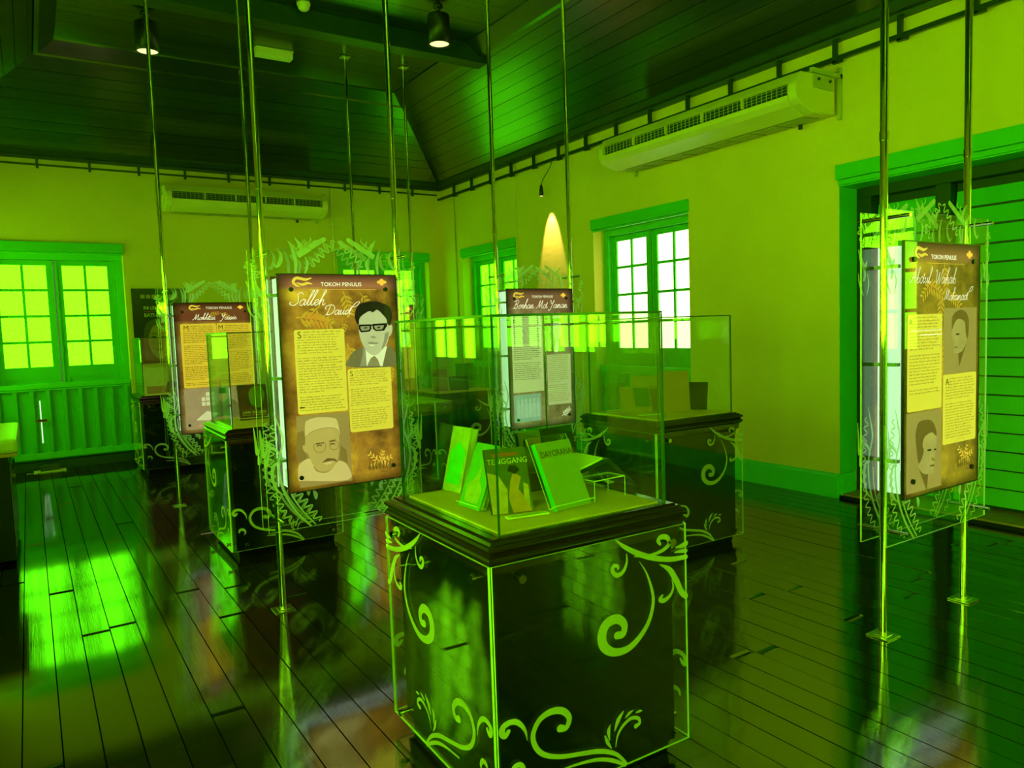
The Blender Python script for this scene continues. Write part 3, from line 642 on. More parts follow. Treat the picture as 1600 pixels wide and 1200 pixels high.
for k in range(8):
    for r in range(2):
        o = link('tile', tl, sill); o.location = (-hw + 0.096 + k * 0.1913, 0.004 + r * 0.205, 0)

# ------------------------------------------------------------------ hanging exhibition panels
GLYPH = {
 'a': (1.2, [[(0.9, .85), (.5, 1), (.1, .6), (.15, .1), (.5, 0), (.85, .5), (.95, .95), (.85, .3), (1.0, 0), (1.3, .3)]]),
 'b': (1.05, [[(0, .3), (.5, 1.6), (.75, 2.4), (.5, 2.5), (.35, 1.6), (.25, .3), (.5, 0), (.85, .2), (.85, .7), (.55, .9), (.4, .6)]]),
 'd': (1.4, [[(.85, .8), (.5, 1), (.1, .6), (.15, .1), (.5, 0), (.85, .5), (1.15, 1.6), (1.0, .4), (1.15, 0), (1.5, .3)]]),
 'D': (1.9, [[(.55, 1.9), (.4, .9), (.25, 0)], [(-.1, .05), (.8, .02), (1.6, .6), (1.6, 1.5), (.9, 2.1), (-.2, 1.9), (-.5, 1.4), (-.2, 1.2)]]),
 'e': (.85, [[(0, .3), (.5, .5), (.75, .8), (.5, 1), (.2, .7), (.2, .2), (.5, 0), (.9, .3)]]),
 'h': (1.1, [[(0, .3), (.5, 1.5), (.8, 2.4), (.55, 2.5), (.4, 1.5), (.2, 0)], [(.25, .4), (.55, .95), (.8, .8), (.75, .2), (.95, 0), (1.2, .3)]]),
 'i': (.65, [[(0, .3), (.35, .95), (.3, .2), (.5, 0), (.75, .3)], [(.5, 1.35), (.55, 1.45)]]),
 'k': (1.0, [[(0, .3), (.5, 1.5), (.75, 2.4), (.5, 2.5), (.4, 1.5), (.2, 0)], [(.3, .5), (.75, 1.0), (.6, .6), (.4, .5), (.7, .1), (1.05, .3)]]),
 'l': (.62, [[(0, .3), (.5, 1.5), (.8, 2.4), (.55, 2.5), (.35, 1.5), (.2, .3), (.4, 0), (.75, .3)]]),
 'm': (1.35, [[(0, .3), (.25, .95), (.15, 0)], [(.2, .5), (.5, .98), (.6, .7), (.5, 0)], [(.55, .5), (.85, .98), (1, .7), (.95, .1), (1.1, 0), (1.4, .3)]]),
 'n': (1.05, [[(0, .3), (.25, .95), (.15, 0)], [(.2, .5), (.5, .98), (.7, .7), (.65, .1), (.8, 0), (1.1, .3)]]),
 'o': (.95, [[(.6, .95), (.2, .8), (.1, .3), (.4, 0), (.75, .3), (.7, .8), (.5, .95), (1.0, .85)]]),
 'r': (.75, [[(0, .3), (.3, 1.05), (.5, .85), (.42, .2), (.6, 0), (.85, .3)]]),
 's': (.75, [[(0, .3), (.4, 1), (.58, .5), (.4, .05), (.1, .1), (.5, 0), (.8, .3)]]),
 't': (.7, [[(0, .3), (.5, 1.8), (.3, .3), (.5, 0), (.75, .3)], [(.05, 1.2), (.85, 1.3)]]),
 'u': (1.15, [[(0, .6), (.2, .95), (.15, .2), (.4, 0), (.75, .5), (.85, .95), (.8, .2), (1.0, 0), (1.25, .3)]]),
 'S': (1.25, [[(1.5, 1.8), (1.1, 2.2), (.6, 1.8), (.85, 1.2), (.95, .5), (.4, 0), (-.4, .25), (-.2, .55)]]),
 'A': (1.6, [[(-.4, .1), (.2, .3), (.9, 1.6), (1.2, 2.3), (1.15, 1.0), (1.25, 0)], [(.2, .8), (1.5, .9)]]),
 'W': (1.9, [[(-.2, 1.9), (.2, 2.1), (.2, .9), (.35, 0), (.9, 1.2), (1.0, 1.8), (1.0, .7), (1.15, 0), (1.7, 1.3), (1.9, 2.3)]]),
 'M': (2.0, [[(-.3, .1), (.1, .2), (.5, 1.4), (.6, 2.1), (.7, .9), (.8, .2), (1.3, 1.6), (1.45, 2.1), (1.5, .8), (1.65, 0), (2.0, .3)]]),
 'B': (1.5, [[(.5, 2.1), (.35, 1.0), (.2, 0)], [(-.2, 1.8), (.6, 2.3), (1.2, 1.9), (.9, 1.3), (.4, 1.15), (1.1, .9), (1.1, .3), (.6, 0), (-.1, .1)]]),
 'Y': (1.5, [[(-.1, 1.9), (.2, 2.1), (.4, 1.3), (.8, 1.2), (1.3, 2.2), (1.0, 1.0), (.6, -.4), (.2, -.7), (.1, -.3)]]),
}
def script(mb, s, x, z, size, y, w, slant=0.35, swash=False):
    cx = x
    for i, ch in enumerate(s):
        if ch == ' ': cx += 0.9 * size; continue
        adv, strokes = GLYPH[ch]
        for st in strokes:
            pts = [(cx + (px + slant * pz) * size, z + pz * size, w) for px, pz in st]
            ribbon(mb, pts, y, n=5)
        cx += adv * size
    if swash:
        ribbon(mb, [(cx - 0.3 * size, z + 0.3 * size, w), (cx + 0.6 * size, z + 1.7 * size, w), (cx + 1.6 * size, z + 2.6 * size, w), (cx + 2.3 * size, z + 2.7 * size, w), (cx + 1.7 * size, z + 1.9 * size, w), (cx + 0.7 * size, z + 1.6 * size, w * .7)], y)
    return cx

def body_text(mb, x0, x1, z1, z0, pitch, y, seed, drop=0.0, para=(7, 14)):
    """rows of tiny unreadable letters"""
    r = random.Random(seed)
    z = z1; ln = 0; nxt = r.randint(*para)
    while z > z0:
        x = x0 + (drop if ln < 3 else 0)
        end = x1 - (r.uniform(0.0, 0.008) if ln != nxt - 1 else r.uniform(0.03, 0.12))
        while x < end:
            k = r.randint(3, 9)
            if x + k * 0.0048 > end: break
            for _ in range(k):
                h = pitch * r.choice((.27, .27, .27, .46)); d = pitch * r.choice((0, 0, 0, .15))
                mb.poly([(x, y, z - d), (x + 0.0033, y, z - d), (x + 0.0033, y, z + h), (x, y, z + h)])
                x += 0.0048
            x += 0.005
        z -= pitch; ln += 1
        if ln == nxt:
            z -= pitch; nxt = ln + r.randint(*para)

def leaf_spray(mb, x, z, ang, size, y, n=5):
    ribbon(mb, [(x, z, size * .05), (x + math.cos(ang) * size * .5, z + math.sin(ang) * size * .5 + size * .06, size * .05), (x + math.cos(ang) * size, z + math.sin(ang) * size, size * .02)], y)
    for i in range(n):
        t = (i + 1) / n
        px, pz = x + math.cos(ang) * size * t, z + math.sin(ang) * size * t
        for s in (-1, 1):
            a = ang + s * 0.85
            l = size * (.42 - .15 * t)
            ribbon(mb, [(px, pz, 0.001), (px + math.cos(a) * l * .5, pz + math.sin(a) * l * .5, size * .12), (px + math.cos(a) * l, pz + math.sin(a) * l, 0.001)], y, n=3)

PW_, PZ0, PZ1 = 0.35, 0.68, 1.893
YP = -0.0795       # front face of the print, in front of the front sheet

INK = {
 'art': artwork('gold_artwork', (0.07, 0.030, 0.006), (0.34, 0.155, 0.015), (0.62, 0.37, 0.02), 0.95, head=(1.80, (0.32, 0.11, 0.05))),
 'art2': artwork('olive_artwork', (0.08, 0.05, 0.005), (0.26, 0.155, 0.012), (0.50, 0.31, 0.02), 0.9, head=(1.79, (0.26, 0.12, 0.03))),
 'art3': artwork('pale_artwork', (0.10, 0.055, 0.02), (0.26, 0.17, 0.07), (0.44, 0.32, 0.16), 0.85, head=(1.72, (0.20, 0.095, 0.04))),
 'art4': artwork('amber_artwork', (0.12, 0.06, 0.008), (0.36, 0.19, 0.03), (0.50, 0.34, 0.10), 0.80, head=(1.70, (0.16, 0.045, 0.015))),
 'yellow': print_mat('yellow_block', (0.70, 0.54, 0.045), 0.85, var=0.05),
 'amber': print_mat('amber_block', (0.66, 0.43, 0.025), 0.92, var=0.14, scale=4),
 'cream': print_mat('cream_block', (0.62, 0.58, 0.30), 0.85, var=0.06, scale=4),
 'gold_line': print_mat('gold_leaf_line', (0.78, 0.50, 0.05), 0.85),
 'leaf': print_mat('leaf_tone', (0.52, 0.30, 0.02), 0.80),
 'white': print_mat('white_lettering', (0.86, 0.80, 0.58), 0.9),
 'ink': print_mat('dark_lettering', (0.10, 0.085, 0.008), 0.5),
 'ink_soft': print_mat('soft_lettering', (0.34, 0.26, 0.025), 0.75),
 'black': print_mat('black_ink', (0.014, 0.012, 0.006), 0.4),
 'hair': print_mat('photo_black', (0.022, 0.018, 0.008), 0.5, var=0.3, scale=16),
 'skin': print_mat('photo_grey', (0.46, 0.42, 0.24), 0.9, var=0.16, scale=7),
 'skin_dark': print_mat('photo_mid_grey', (0.27, 0.24, 0.13), 0.85, var=0.15),
 'suit': print_mat('photo_suit', (0.17, 0.14, 0.05), 0.8, var=0.3),
 'shirt': print_mat('photo_white', (0.70, 0.66, 0.40), 0.9, var=0.08),
 'tie': print_mat('photo_tie', (0.26, 0.21, 0.09), 0.8, var=0.25, scale=20),
 'sep_bg': print_mat('sepia_ground', (0.33, 0.215, 0.055), 0.8, var=0.22, scale=3),
 'sep_skin': print_mat('sepia_skin', (0.47, 0.32, 0.085), 0.85, var=0.10, scale=8),
 'sep_face': print_mat('sepia_face', (0.36, 0.26, 0.075), 0.85, var=0.25, scale=14),
 'sep_light': print_mat('sepia_light', (0.60, 0.43, 0.15), 0.85, var=0.10, scale=8),
 'sep_dark': print_mat('sepia_dark', (0.15, 0.085, 0.015), 0.8, var=0.25, scale=9),
 'sep_mid': print_mat('sepia_mid', (0.25, 0.155, 0.03), 0.8, var=0.2, scale=9),
 'blue_photo': print_mat('blue_photo', (0.30, 0.42, 0.36), 0.8, var=0.25, scale=18),
 'blue_fig': print_mat('blue_figures', (0.46, 0.56, 0.48), 0.8, var=0.2, scale=30),
 'photo_tan': print_mat('tan_photo', (0.36, 0.25, 0.12), 0.8, var=0.3, scale=8),
 'flesh': print_mat('flesh_photo', (0.55, 0.30, 0.12), 0.8, var=0.2),
}
def shape(name, poly, y, m, parent):
    return MB().poly([(u, y, z) for u, z in poly]).build(name, m, parent)
def rect(x0, x1, z0, z1): return [(x0, z0), (x1, z0), (x1, z1), (x0, z1)]
def rrect(x0, x1, z0, z1, r=0.012):
    out = []
    for cx, cz, a in ((x1 - r, z0 + r, -90), (x1 - r, z1 - r, 0), (x0 + r, z1 - r, 90), (x0 + r, z0 + r, 180)):
        for k in range(4):
            t = math.radians(a + 30 * k); out.append((cx + r * math.cos(t), cz + r * math.sin(t)))
    return out

# emblems of the heading: open crocodile-like scroll and a lobed lozenge
def emblems(pr, y, z, x0=-0.215, x1=0.26, s=1.0, m=None):
    mb = MB()
    ribbon(mb, [(x0 + .055 * s, z + .022 * s, .004), (x0 + .02 * s, z + .012 * s, .014 * s), (x0 - .03 * s, z + .020 * s, .016 * s), (x0 - .05 * s, z - .002 * s, .016 * s), (x0 - .03 * s, z - .022 * s, .012 * s), (x0 - .012 * s, z - .026 * s, .003)], y)
    ribbon(mb, [(x0 - .03 * s, z - .006 * s, .006), (x0 + .0 * s, z - .016 * s, .014 * s), (x0 + .03 * s, z - .008 * s, .013 * s), (x0 + .055 * s, z - .012 * s, .006)], y)
    mb.build('crest_scroll', m or INK['gold_line'], pr)
    mb = MB()
    for dx, dz, rx, rz in ((0, 0, .017, .017), (-.019, 0, .011, .009), (.019, 0, .011, .009), (0, .011, .012, .009), (0, -.011, .012, .009)):
        mb.poly([(x1 + s * (dx + rx * math.cos(t * math.pi / 8)), y, z + s * (dz + rz * math.sin(t * math.pi / 8))) for t in range(16)])
    mb.build('crest_lozenge', m or INK['gold_line'], pr)

def signature_motif(pr, y, cx, cz):
    mb = MB()
    for rr in (0.118, 0.100):
        ribbon(mb, [(cx + rr * math.cos(math.radians(a)), cz + rr * math.sin(math.radians(a)), 0.0016) for a in range(200, 60, -10)], y, n=2)
    pts = []
    for i in range(0, 97):
        a = math.radians(195 - i * 1.25); rr = 0.086 + 0.007 * math.sin(i * 1.05)
        pts.append((cx + rr * math.cos(a), cz + rr * math.sin(a), 0.002))
    ribbon(mb, pts, y, raw=True)
    mb.build('seal_outline', INK['sep_mid'], pr)
    mb = MB()
    for a, s in ((0.3, .07), (1.2, .06), (2.4, .075), (-0.4, .05), (3.4, .05)):
        leaf_spray(mb, cx + 0.045, cz + 0.012, a, s, y - 0.0003, 3)
    mb.build('leaf_sprig', INK['gold_line'], pr)
    mb = MB()
    for k in range(7):
        x = cx - 0.03 + k * 0.022
        ribbon(mb, [(x, cz - .025, .003), (x + .012, cz + .02, .003), (x + .008, cz - .03, .004), (x + .02, cz - .005, .002)], y - 0.0006, n=4)
    ribbon(mb, [(cx + .12, cz + .02, .002), (cx + .13, cz - .02, .003), (cx + .08, cz - .05, .003), (cx + .05, cz - .04, .002), (cx + .12, cz - .03, .002)], y - 0.0006)
    mb.build('signature', INK['ink'], pr)

# shared ornament meshes of the acrylic sheets
def orn_mesh(name, left, right, y):
    mb = MB()
    for st in left:
        raw = len(st) > 30
        for fl in (1, -1): ribbon(mb, st, y, flip=fl, raw=raw, n=5)
    for st in right:
        raw = len(st) > 20
        for fl in (1, -1): ribbon(mb, st, y, flip=fl, raw=raw, n=5)
    return mb.mesh(name, M['etch'])
SH_W, SH_Z0, SH_Z1, SH_Y = 0.47, 0.467, 2.035, 0.062
orn_f = orn_mesh('etched_ornament', PANE_LEFT, PANE_RIGHT, -SH_Y - 0.0048)
orn_b = orn_mesh('etched_ornament', PANE_LEFT, PANE_RIGHT, SH_Y + 0.0048)
sheet_f = MB().box(-SH_W, SH_W, -SH_Y - 0.004, -SH_Y + 0.004, SH_Z0, SH_Z1, 0, 1, 'y').mesh('acrylic_sheet', [M['clear'], M['acrylic_edge']])
sheet_b = MB().box(-SH_W, SH_W, SH_Y - 0.004, SH_Y + 0.004, SH_Z0, SH_Z1, 0, 1, 'y').mesh('acrylic_sheet', [M['clear'], M['acrylic_edge']])
pin_me = MB().tube([(0, -0.125, 0), (0, 0.125, 0)], 0.0095, 10).mesh('standoff_pin', M['chrome'], True)
plate_me = MB().box(-0.055, 0.055, -0.055, 0.055, 0.001, 0.006).box(-0.03, 0.03, -0.03, 0.03, 0.006, 0.009).mesh('base_plate', M['steel'])
cap_me = MB().tube([(0, -0.014, 0), (0, 0.012, 0)], 0.0125, 14).mesh('fixing_cap', M['black_metal'])
clamp_me = MB().box(-0.028, 0.02, -0.055, 0.055, -0.008, 0.008).mesh('clamp', M['lightbox_frame'])

def hanging_panel(cx, y, label, art, half=0.40, rods=True, lit=True):
    t = tag(empty('hanging_panel', (cx, y, 0)), label, 'display panel', 'lit biography panels hung between chrome rods')
    for s in (-1, 1):
        r = MB().tube([(s * half, 0, 0.002), (s * half, 0, 2.45), (s * half, 0, ZC - 0.003)], 0.018, 16).build('rod', M['chrome'], t, True)
        bp = link('base_plate', plate_me, r); bp.location = (s * half, 0, 0)
        tp = link('ceiling_plate', plate_me, r); tp.location = (s * half, 0, ZC - 0.002); tp.rotation_euler = (math.pi, 0, 0)
        col_me = MB().tube([(s * half, 0, 2.36), (s * half, 0, 2.40)], 0.021, 14).build('collar', M['chrome'], r, True)
        for z in (2.005, 0.525):
            p = link('standoff_pin', pin_me, t); p.location = (s * half, 0, z)
        for z in (1.78, 1.32, 0.86):
            p = link('clamp', clamp_me, t); p.location = (s * (half - 0.04) , 0, z)
            if s > 0: p.rotation_euler = (0, 0, math.pi)
    a = link('front_sheet', sheet_f, t); link('etched_ornament', orn_f, a)
    b = link('back_sheet', sheet_b, t); link('etched_ornament', orn_b, b)
    MB().box(-0.343, 0.343, -0.056, 0.056, 0.70, 1.875).build('light_box', M['lightbox'], t, bevel=0.004)
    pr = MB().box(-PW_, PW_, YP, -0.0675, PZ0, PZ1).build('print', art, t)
    for x, z in ((-0.28, 1.810), (0.28, 1.810), (-0.28, 0.757), (0.28, 0.757)):
        c = link('fixing_cap', cap_me, t); c.location = (x, YP + 0.002, z)
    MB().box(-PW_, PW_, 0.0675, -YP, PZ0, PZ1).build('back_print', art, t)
    fr = MB()
    for x0, x1, z0, z1 in ((-PW_ - .004, PW_ + .004, PZ1, PZ1 + .005), (-PW_ - .004, PW_ + .004, PZ0 - .005, PZ0), (-PW_ - .005, -PW_, PZ0, PZ1), (PW_, PW_ + .005, PZ0, PZ1)):
        fr.box(x0, x1, YP - 0.002, -0.0672, z0, z1)
    fr.build('print_rim', M['black_metal'], t)
    return t, pr

e = 0.0007
def L_(k): return YP - e * k

# --- panel nearest on the left aisle
t, pr = hanging_panel(1.518, 4.19, 'large backlit gold biography panel showing a man in thick black-rimmed glasses', INK['art'])
mb = MB(); leaf_spray(mb, 0.02, 1.80, -1.3, 0.13, L_(1), 5); leaf_spray(mb, -0.20, 1.66, -0.35, 0.14, L_(1), 5); leaf_spray(mb, -0.26, 1.655, -0.15, 0.16, L_(1), 6)
leaf_spray(mb, -0.12, 1.72, -2.3, 0.12, L_(1), 4); leaf_spray(mb, 0.12, 1.79, -0.9, 0.10, L_(1), 4); leaf_spray(mb, 0.03, 1.63, -1.9, 0.07, L_(1), 4); leaf_spray(mb, 0.03, 1.50, -1.3, 0.16, L_(1), 6)
leaf_spray(mb, 0.30, 1.37, -1.7, 0.09, L_(1), 4)
mb.build('leaf_pattern', INK['leaf'], pr)
emblems(pr, L_(2), 1.853)
text('heading', 'TOKOH PENULIS', 0.032, (0.012, L_(2), 1.838), INK['white'], pr)
MB().box(-0.18, 0.22, L_(2), YP, 1.808, 1.8095).build('heading_rule', INK['gold_line'], pr)
mb = MB(); script(mb, 'Salleh', -0.282, 1.722, 0.033, L_(3), 0.0036); script(mb, 'Daud', -0.090, 1.668, 0.026, L_(3), 0.0032, swash=True)
mb.build('script_name', INK['white'], pr)
b1 = rrect(-0.277, 0.014, 1.113, 1.586); b2 = rrect(0.022, 0.293, 0.981, 1.351)
shape('text_block', b1, L_(2), INK['yellow'], pr); shape('text_block', b2, L_(2), INK['yellow'], pr)
mb = MB(); body_text(mb, -0.262, 0.003, 1.570, 1.128, 0.0146, L_(3), 1, 0.035); mb.build('body_text', INK['ink_soft'], pr)
mb = MB(); body_text(mb, 0.034, 0.283, 1.335, 0.990, 0.0132, L_(3), 2, 0.03); mb.build('body_text', INK['ink_soft'], pr)
text('drop_cap', 'S', 0.055, (-0.247, L_(3.5), 1.555), INK['ink'], pr); text('drop_cap', 'S', 0.045, (0.045, L_(3.5), 1.322), INK['ink'], pr)
MB().box(-0.268, -0.238, L_(3.5), L_(2), 1.148, 1.154).build('ink_mark', INK['black'], pr)
for k, (nm, mm) in enumerate((('suit', 'suit'), ('lapel', 'skin_dark'), ('shirt', 'shirt'), ('tie', 'tie'), ('ear', 'skin'), ('face', 'skin'), ('cheek', 'skin_dark'), ('hair', 'hair'), ('nose', 'skin_dark'), ('mouth', 'skin_dark'), ('lip', 'shirt'), ('frameL', 'black'), ('frameR', 'black'), ('bridge', 'black'), ('lensL', 'skin_dark'), ('lensR', 'skin_dark'), ('eyeL', 'hair'), ('eyeR', 'hair'))):
    nice = {'frameL': 'spectacle_rim', 'frameR': 'spectacle_rim', 'lensL': 'spectacle_lens', 'lensR': 'spectacle_lens', 'eyeL': 'portrait_eye', 'eyeR': 'portrait_eye', 'bridge': 'spectacle_bridge'}.get(nm, 'portrait_' + nm)
    pts = MAN[nm]
    if nm in ('face', 'hair', 'suit', 'cheek', 'ear', 'mouth'):
        pts = smooth_path(pts + [pts[0]], 4)[:-1]
    shape(nice, pts, L_(3 + k * 0.6), INK[mm], pr)
shape('photo_ground', [(-0.29, 0.70), (0.018, 0.70), (0.018, 1.105), (-0.29, 1.105)], L_(1.5), INK['sep_bg'], pr)
for k, (nm, mm) in enumerate((('chair', 'sep_mid'), ('chair2', 'sep_mid'), ('shoulder', 'sep_light'), ('face', 'sep_skin'), ('cap', 'sep_light'), ('gl', 'sep_skin'), ('gr', 'sep_skin'), ('browL', 'sep_dark'), ('browR', 'sep_dark'), ('mous', 'sep_dark'), ('lip', 'sep_light'))):
    nice = {'gl': 'spectacle_lens', 'gr': 'spectacle_lens', 'browL': 'portrait_brow', 'browR': 'portrait_brow', 'mous': 'portrait_moustache', 'chair2': 'portrait_chair'}.get(nm, 'portrait_' + nm)
    pts = MAN2[nm]
    if nm in ('face', 'cap', 'shoulder', 'chair'): pts = smooth_path(pts + [pts[0]], 4)[:-1]
    shape(nice, pts, L_(2.5 + k * 0.5), INK[mm], pr)
mb = MB()
for g in ('gl', 'gr'):
    pts = [(u, z, 0.0022) for u, z in MAN2[g] + [MAN2[g][0]]]; ribbon(mb, pts, L_(9))
cap_e = [(u, z, 0.002) for u, z in MAN2['cap'][7:]]; ribbon(mb, cap_e, L_(9))
for ex, ez in (((MAN2['gl'][0][0] + MAN2['gl'][3][0]) / 2, 0.925), ((MAN2['gr'][0][0] + MAN2['gr'][3][0]) / 2, 0.925)):
    for dz in (0.004, 0.0, -0.003): ribbon(mb, [(ex - .016, ez + dz, .001), (ex, ez + .005 + dz * .4, .004), (ex + .016, ez + dz, .001)], L_(9.5))
mb.build('portrait_outline', INK['sep_dark'], pr)
signature_motif(pr, L_(2), 0.15, 0.775)

# --- panel on the right aisle nearest the door
t, pr = hanging_panel(3.7725, 1.975, 'backlit olive biography panel hanging nearest the boarded door', INK['art2'], half=0.386)
sh = 0.043
emblems(pr, L_(2), 1.845, x0=-0.21, x1=0.245)
text('heading', 'TOKOH PENULIS', 0.031, (-0.003, L_(2), 1.825), INK['white'], pr)
MB().box(-0.16, 0.20, L_(2), YP, 1.795, 1.7965).build('heading_rule', INK['gold_line'], pr)
mb = MB(); leaf_spray(mb, 0.0, 1.80, -1.4, 0.12, L_(1), 5); leaf_spray(mb, -0.15, 1.70, -0.4, 0.14, L_(1), 5); leaf_spray(mb, -0.10, 1.72, -2.4, 0.12, L_(1), 5); leaf_spray(mb, 0.05, 1.66, -0.6, 0.12, L_(1), 5); leaf_spray(mb, -0.02, 1.64, -1.7, 0.12, L_(1), 5); leaf_spray(mb, 0.0, 1.42, -1.5, 0.16, L_(1), 6)
leaf_spray(mb, 0.26, 1.50, -1.7, 0.10, L_(1), 5); leaf_spray(mb, -0.07, 0.94, 0.4, 0.05, L_(1), 5); leaf_spray(mb, -0.06, 0.76, 0.9, 0.06, L_(1), 4)
mb.build('leaf_pattern', INK['leaf'], pr)
mb = MB(); script(mb, 'Abdul', -0.305, 1.70, 0.030, L_(3), 0.0026, 0.25); script(mb, 'Wahab', -0.085, 1.70, 0.030, L_(3), 0.0026, 0.25); script(mb, 'Mohamad', 0.0, 1.618, 0.0245, L_(3), 0.0024, 0.25, swash=True)
mb.build('script_name', INK['white'], pr)
shape('text_block', rrect(-0.328, -0.016, 1.092, 1.553), L_(2), INK['yellow'], pr); shape('text_block', rrect(-0.003, 0.326, 0.900, 1.250), L_(2), INK['yellow'], pr)
mb = MB(); body_text(mb, -0.310, -0.03, 1.535, 1.17, 0.0150, L_(3), 5, 0.03); mb.build('body_text', INK['ink_soft'], pr)
mb = MB(); body_text(mb, 0.02, 0.31, 1.225, 0.92, 0.0140, L_(3), 6, 0.03); mb.build('body_text', INK['ink_soft'], pr)
text('drop_cap', 'A', 0.042, (-0.30, L_(3.5), 1.515), INK['ink'], pr); text('drop_cap', 'A', 0.048, (0.035, L_(3.5), 1.212), INK['ink'], pr)
MB().box(-0.22, -0.02, L_(4), L_(2), 1.452, 1.456).box(-0.30, -0.02, L_(4), L_(2), 1.474, 1.477).build('highlight_rule', INK['white'], pr)
PORT1 = {'hair': [(0.034, 1.468), (0.033, 1.525), (0.063, 1.556), (0.125, 1.569), (0.178, 1.549), (0.2, 1.506), (0.191, 1.425), (0.169, 1.453), (0.158, 1.507), (0.094, 1.524), (0.054, 1.499)], 'face': [(0.034, 1.468), (0.054, 1.499), (0.094, 1.524), (0.158, 1.507), (0.169, 1.453), (0.181, 1.41), (0.15, 1.373), (0.129, 1.358), (0.067, 1.35), (0.056, 1.372), (0.05, 1.404), (0.034, 1.447)], 'collar': [(0.098, 1.349), (0.109, 1.284), (0.181, 1.404), (0.139, 1.363)], 'eye': [(0.07, 1.451), (0.106, 1.452), (0.104, 1.444), (0.075, 1.443)], 'mouth': [(0.056, 1.385), (0.087, 1.387), (0.085, 1.38), (0.058, 1.38)]}
PORT2 = {'hair': [(-0.297, 0.976), (-0.277, 1.03), (-0.225, 1.044), (-0.151, 1.034), (-0.113, 0.99), (-0.107, 0.955), (-0.15, 0.977), (-0.214, 0.961), (-0.234, 0.924), (-0.223, 0.888), (-0.264, 0.837), (-0.286, 0.907)], 'face': [(-0.264, 0.837), (-0.223, 0.888), (-0.234, 0.924), (-0.214, 0.961), (-0.15, 0.977), (-0.107, 0.955), (-0.104, 0.908), (-0.116, 0.864), (-0.126, 0.819), (-0.137, 0.774), (-0.19, 0.775), (-0.233, 0.787), (-0.269, 0.82)], 'eye': [(-0.192, 0.896), (-0.154, 0.896), (-0.154, 0.886), (-0.186, 0.888)], 'eye2': [(-0.128, 0.894), (-0.108, 0.893), (-0.111, 0.884), (-0.127, 0.885)], 'mouth': [(-0.169, 0.817), (-0.126, 0.816), (-0.128, 0.806), (-0.167, 0.81)], 'collar': [(-0.269, 0.82), (-0.19, 0.775), (-0.18, 0.774), (-0.189, 0.689)], 'nose': [(-0.149, 0.856), (-0.121, 0.841), (-0.127, 0.833), (-0.154, 0.84)]}
shape('photo_ground', rect(0.0, 0.325, 1.252, 1.58), L_(1.2), INK['sep_bg'], pr)
shape('photo_ground', rect(-0.33, -0.012, 0.70, 1.085), L_(1.2), INK['sep_bg'], pr)
for src in (PORT1, PORT2):
    for k, (nm, mm) in enumerate((('collar', 'sep_dark'), ('face', 'sep_face'), ('hair', 'sep_dark'), ('eye', 'hair'), ('eye2', 'hair'), ('mouth', 'sep_dark'), ('nose', 'sep_mid'))):
        if nm in src:
            pts = src[nm]
            if nm in ('hair', 'face'): pts = smooth_path(pts + [pts[0]], 4)[:-1]
            shape('portrait_' + nm.rstrip('2'), [(u + sh, z) for u, z in pts], L_(2 + k * 0.6), INK[mm], pr)
signature_motif(pr, L_(2), 0.17, 0.80)

# --- far panel on the left aisle
t, pr = hanging_panel(1.495, 7.486, 'backlit amber biography panel half hidden behind a glass case near the film poster', INK['art4'])
emblems(pr, L_(2), 1.850, x0=-0.17, x1=0.240, s=0.9)
text('heading', 'TOKOH PENULIS', 0.031, (0.045, L_(2), 1.845), INK['white'], pr)
mb = MB(); script(mb, 'Mokhtar', -0.19, 1.735, 0.025, L_(3), 0.0035); script(mb, 'Yassin', 0.05, 1.735, 0.025, L_(3), 0.0035)
mb.build('script_name', INK['white'], pr)
mb = MB(); leaf_spray(mb, 0.05, 1.80, -0.5, 0.10, L_(1), 4); leaf_spray(mb, -0.05, 1.78, 0.2, 0.08, L_(1), 4); mb.build('leaf_pattern', INK['leaf'], pr)
shape('text_block', rrect(-0.305, 0.012, 1.105, 1.70), L_(2), INK['amber'], pr); shape('text_block', rrect(0.016, 0.335, 1.105, 1.70), L_(2), INK['amber'], pr)
mb = MB(); body_text(mb, -0.285, -0.005, 1.675, 1.125, 0.0165, L_(3), 8, 0.06); mb.build('body_text', INK['ink'], pr)
mb = MB(); body_text(mb, 0.03, 0.32, 1.675, 1.125, 0.0165, L_(3), 9, 0.06); mb.build('body_text', INK['ink'], pr)
text('drop_cap', 'M', 0.065, (-0.255, L_(3.5), 1.660), INK['ink'], pr); text('drop_cap', 'M', 0.06, (0.05, L_(3.5), 1.660), INK['ink'], pr)
shape('photo_ground', rect(-0.31, 0.335, 0.715, 1.098), L_(1.5), INK['photo_tan'], pr)
for x in (-0.16, -0.12, -0.08):
    for z in (0.93, 0.975, 1.02):
        if not (x == -0.16 and z > 1.0): shape('photo_window_pane', rect(x, x + 0.032, z, z + 0.036), L_(2.2), INK['cream'], pr)
shape('photo_figure', smooth_path([(-0.03, 0.80), (-0.05, 0.90), (0.0, 0.97), (0.04, 0.985), (0.12, 0.97), (0.18, 0.90), (0.19, 0.80), (-0.03, 0.80)], 4)[:-1], L_(2.4), INK['suit'], pr)
shape('photo_face', smooth_path([(0.0, 0.985), (0.0, 1.04), (0.06, 1.045), (0.065, 0.985), (0.03, 0.955), (0.0, 0.985)], 4)[:-1], L_(2.6), INK['flesh'], pr)
shape('photo_cap', [(-0.005, 1.035), (0.065, 1.035), (0.06, 1.09), (0.0, 1.09)], L_(2.8), INK['hair'], pr)
shape('photo_hand', smooth_path([(-0.22, 0.74), (-0.10, 0.79), (0.05, 0.82), (0.12, 0.76), (-0.02, 0.73), (-0.22, 0.74)], 4)[:-1], L_(3), INK['flesh'], pr)
shape('photo_papers', [(-0.22, 0.80), (-0.12, 0.88), (-0.02, 0.85), (-0.10, 0.79)], L_(2.9), INK['cream'], pr)

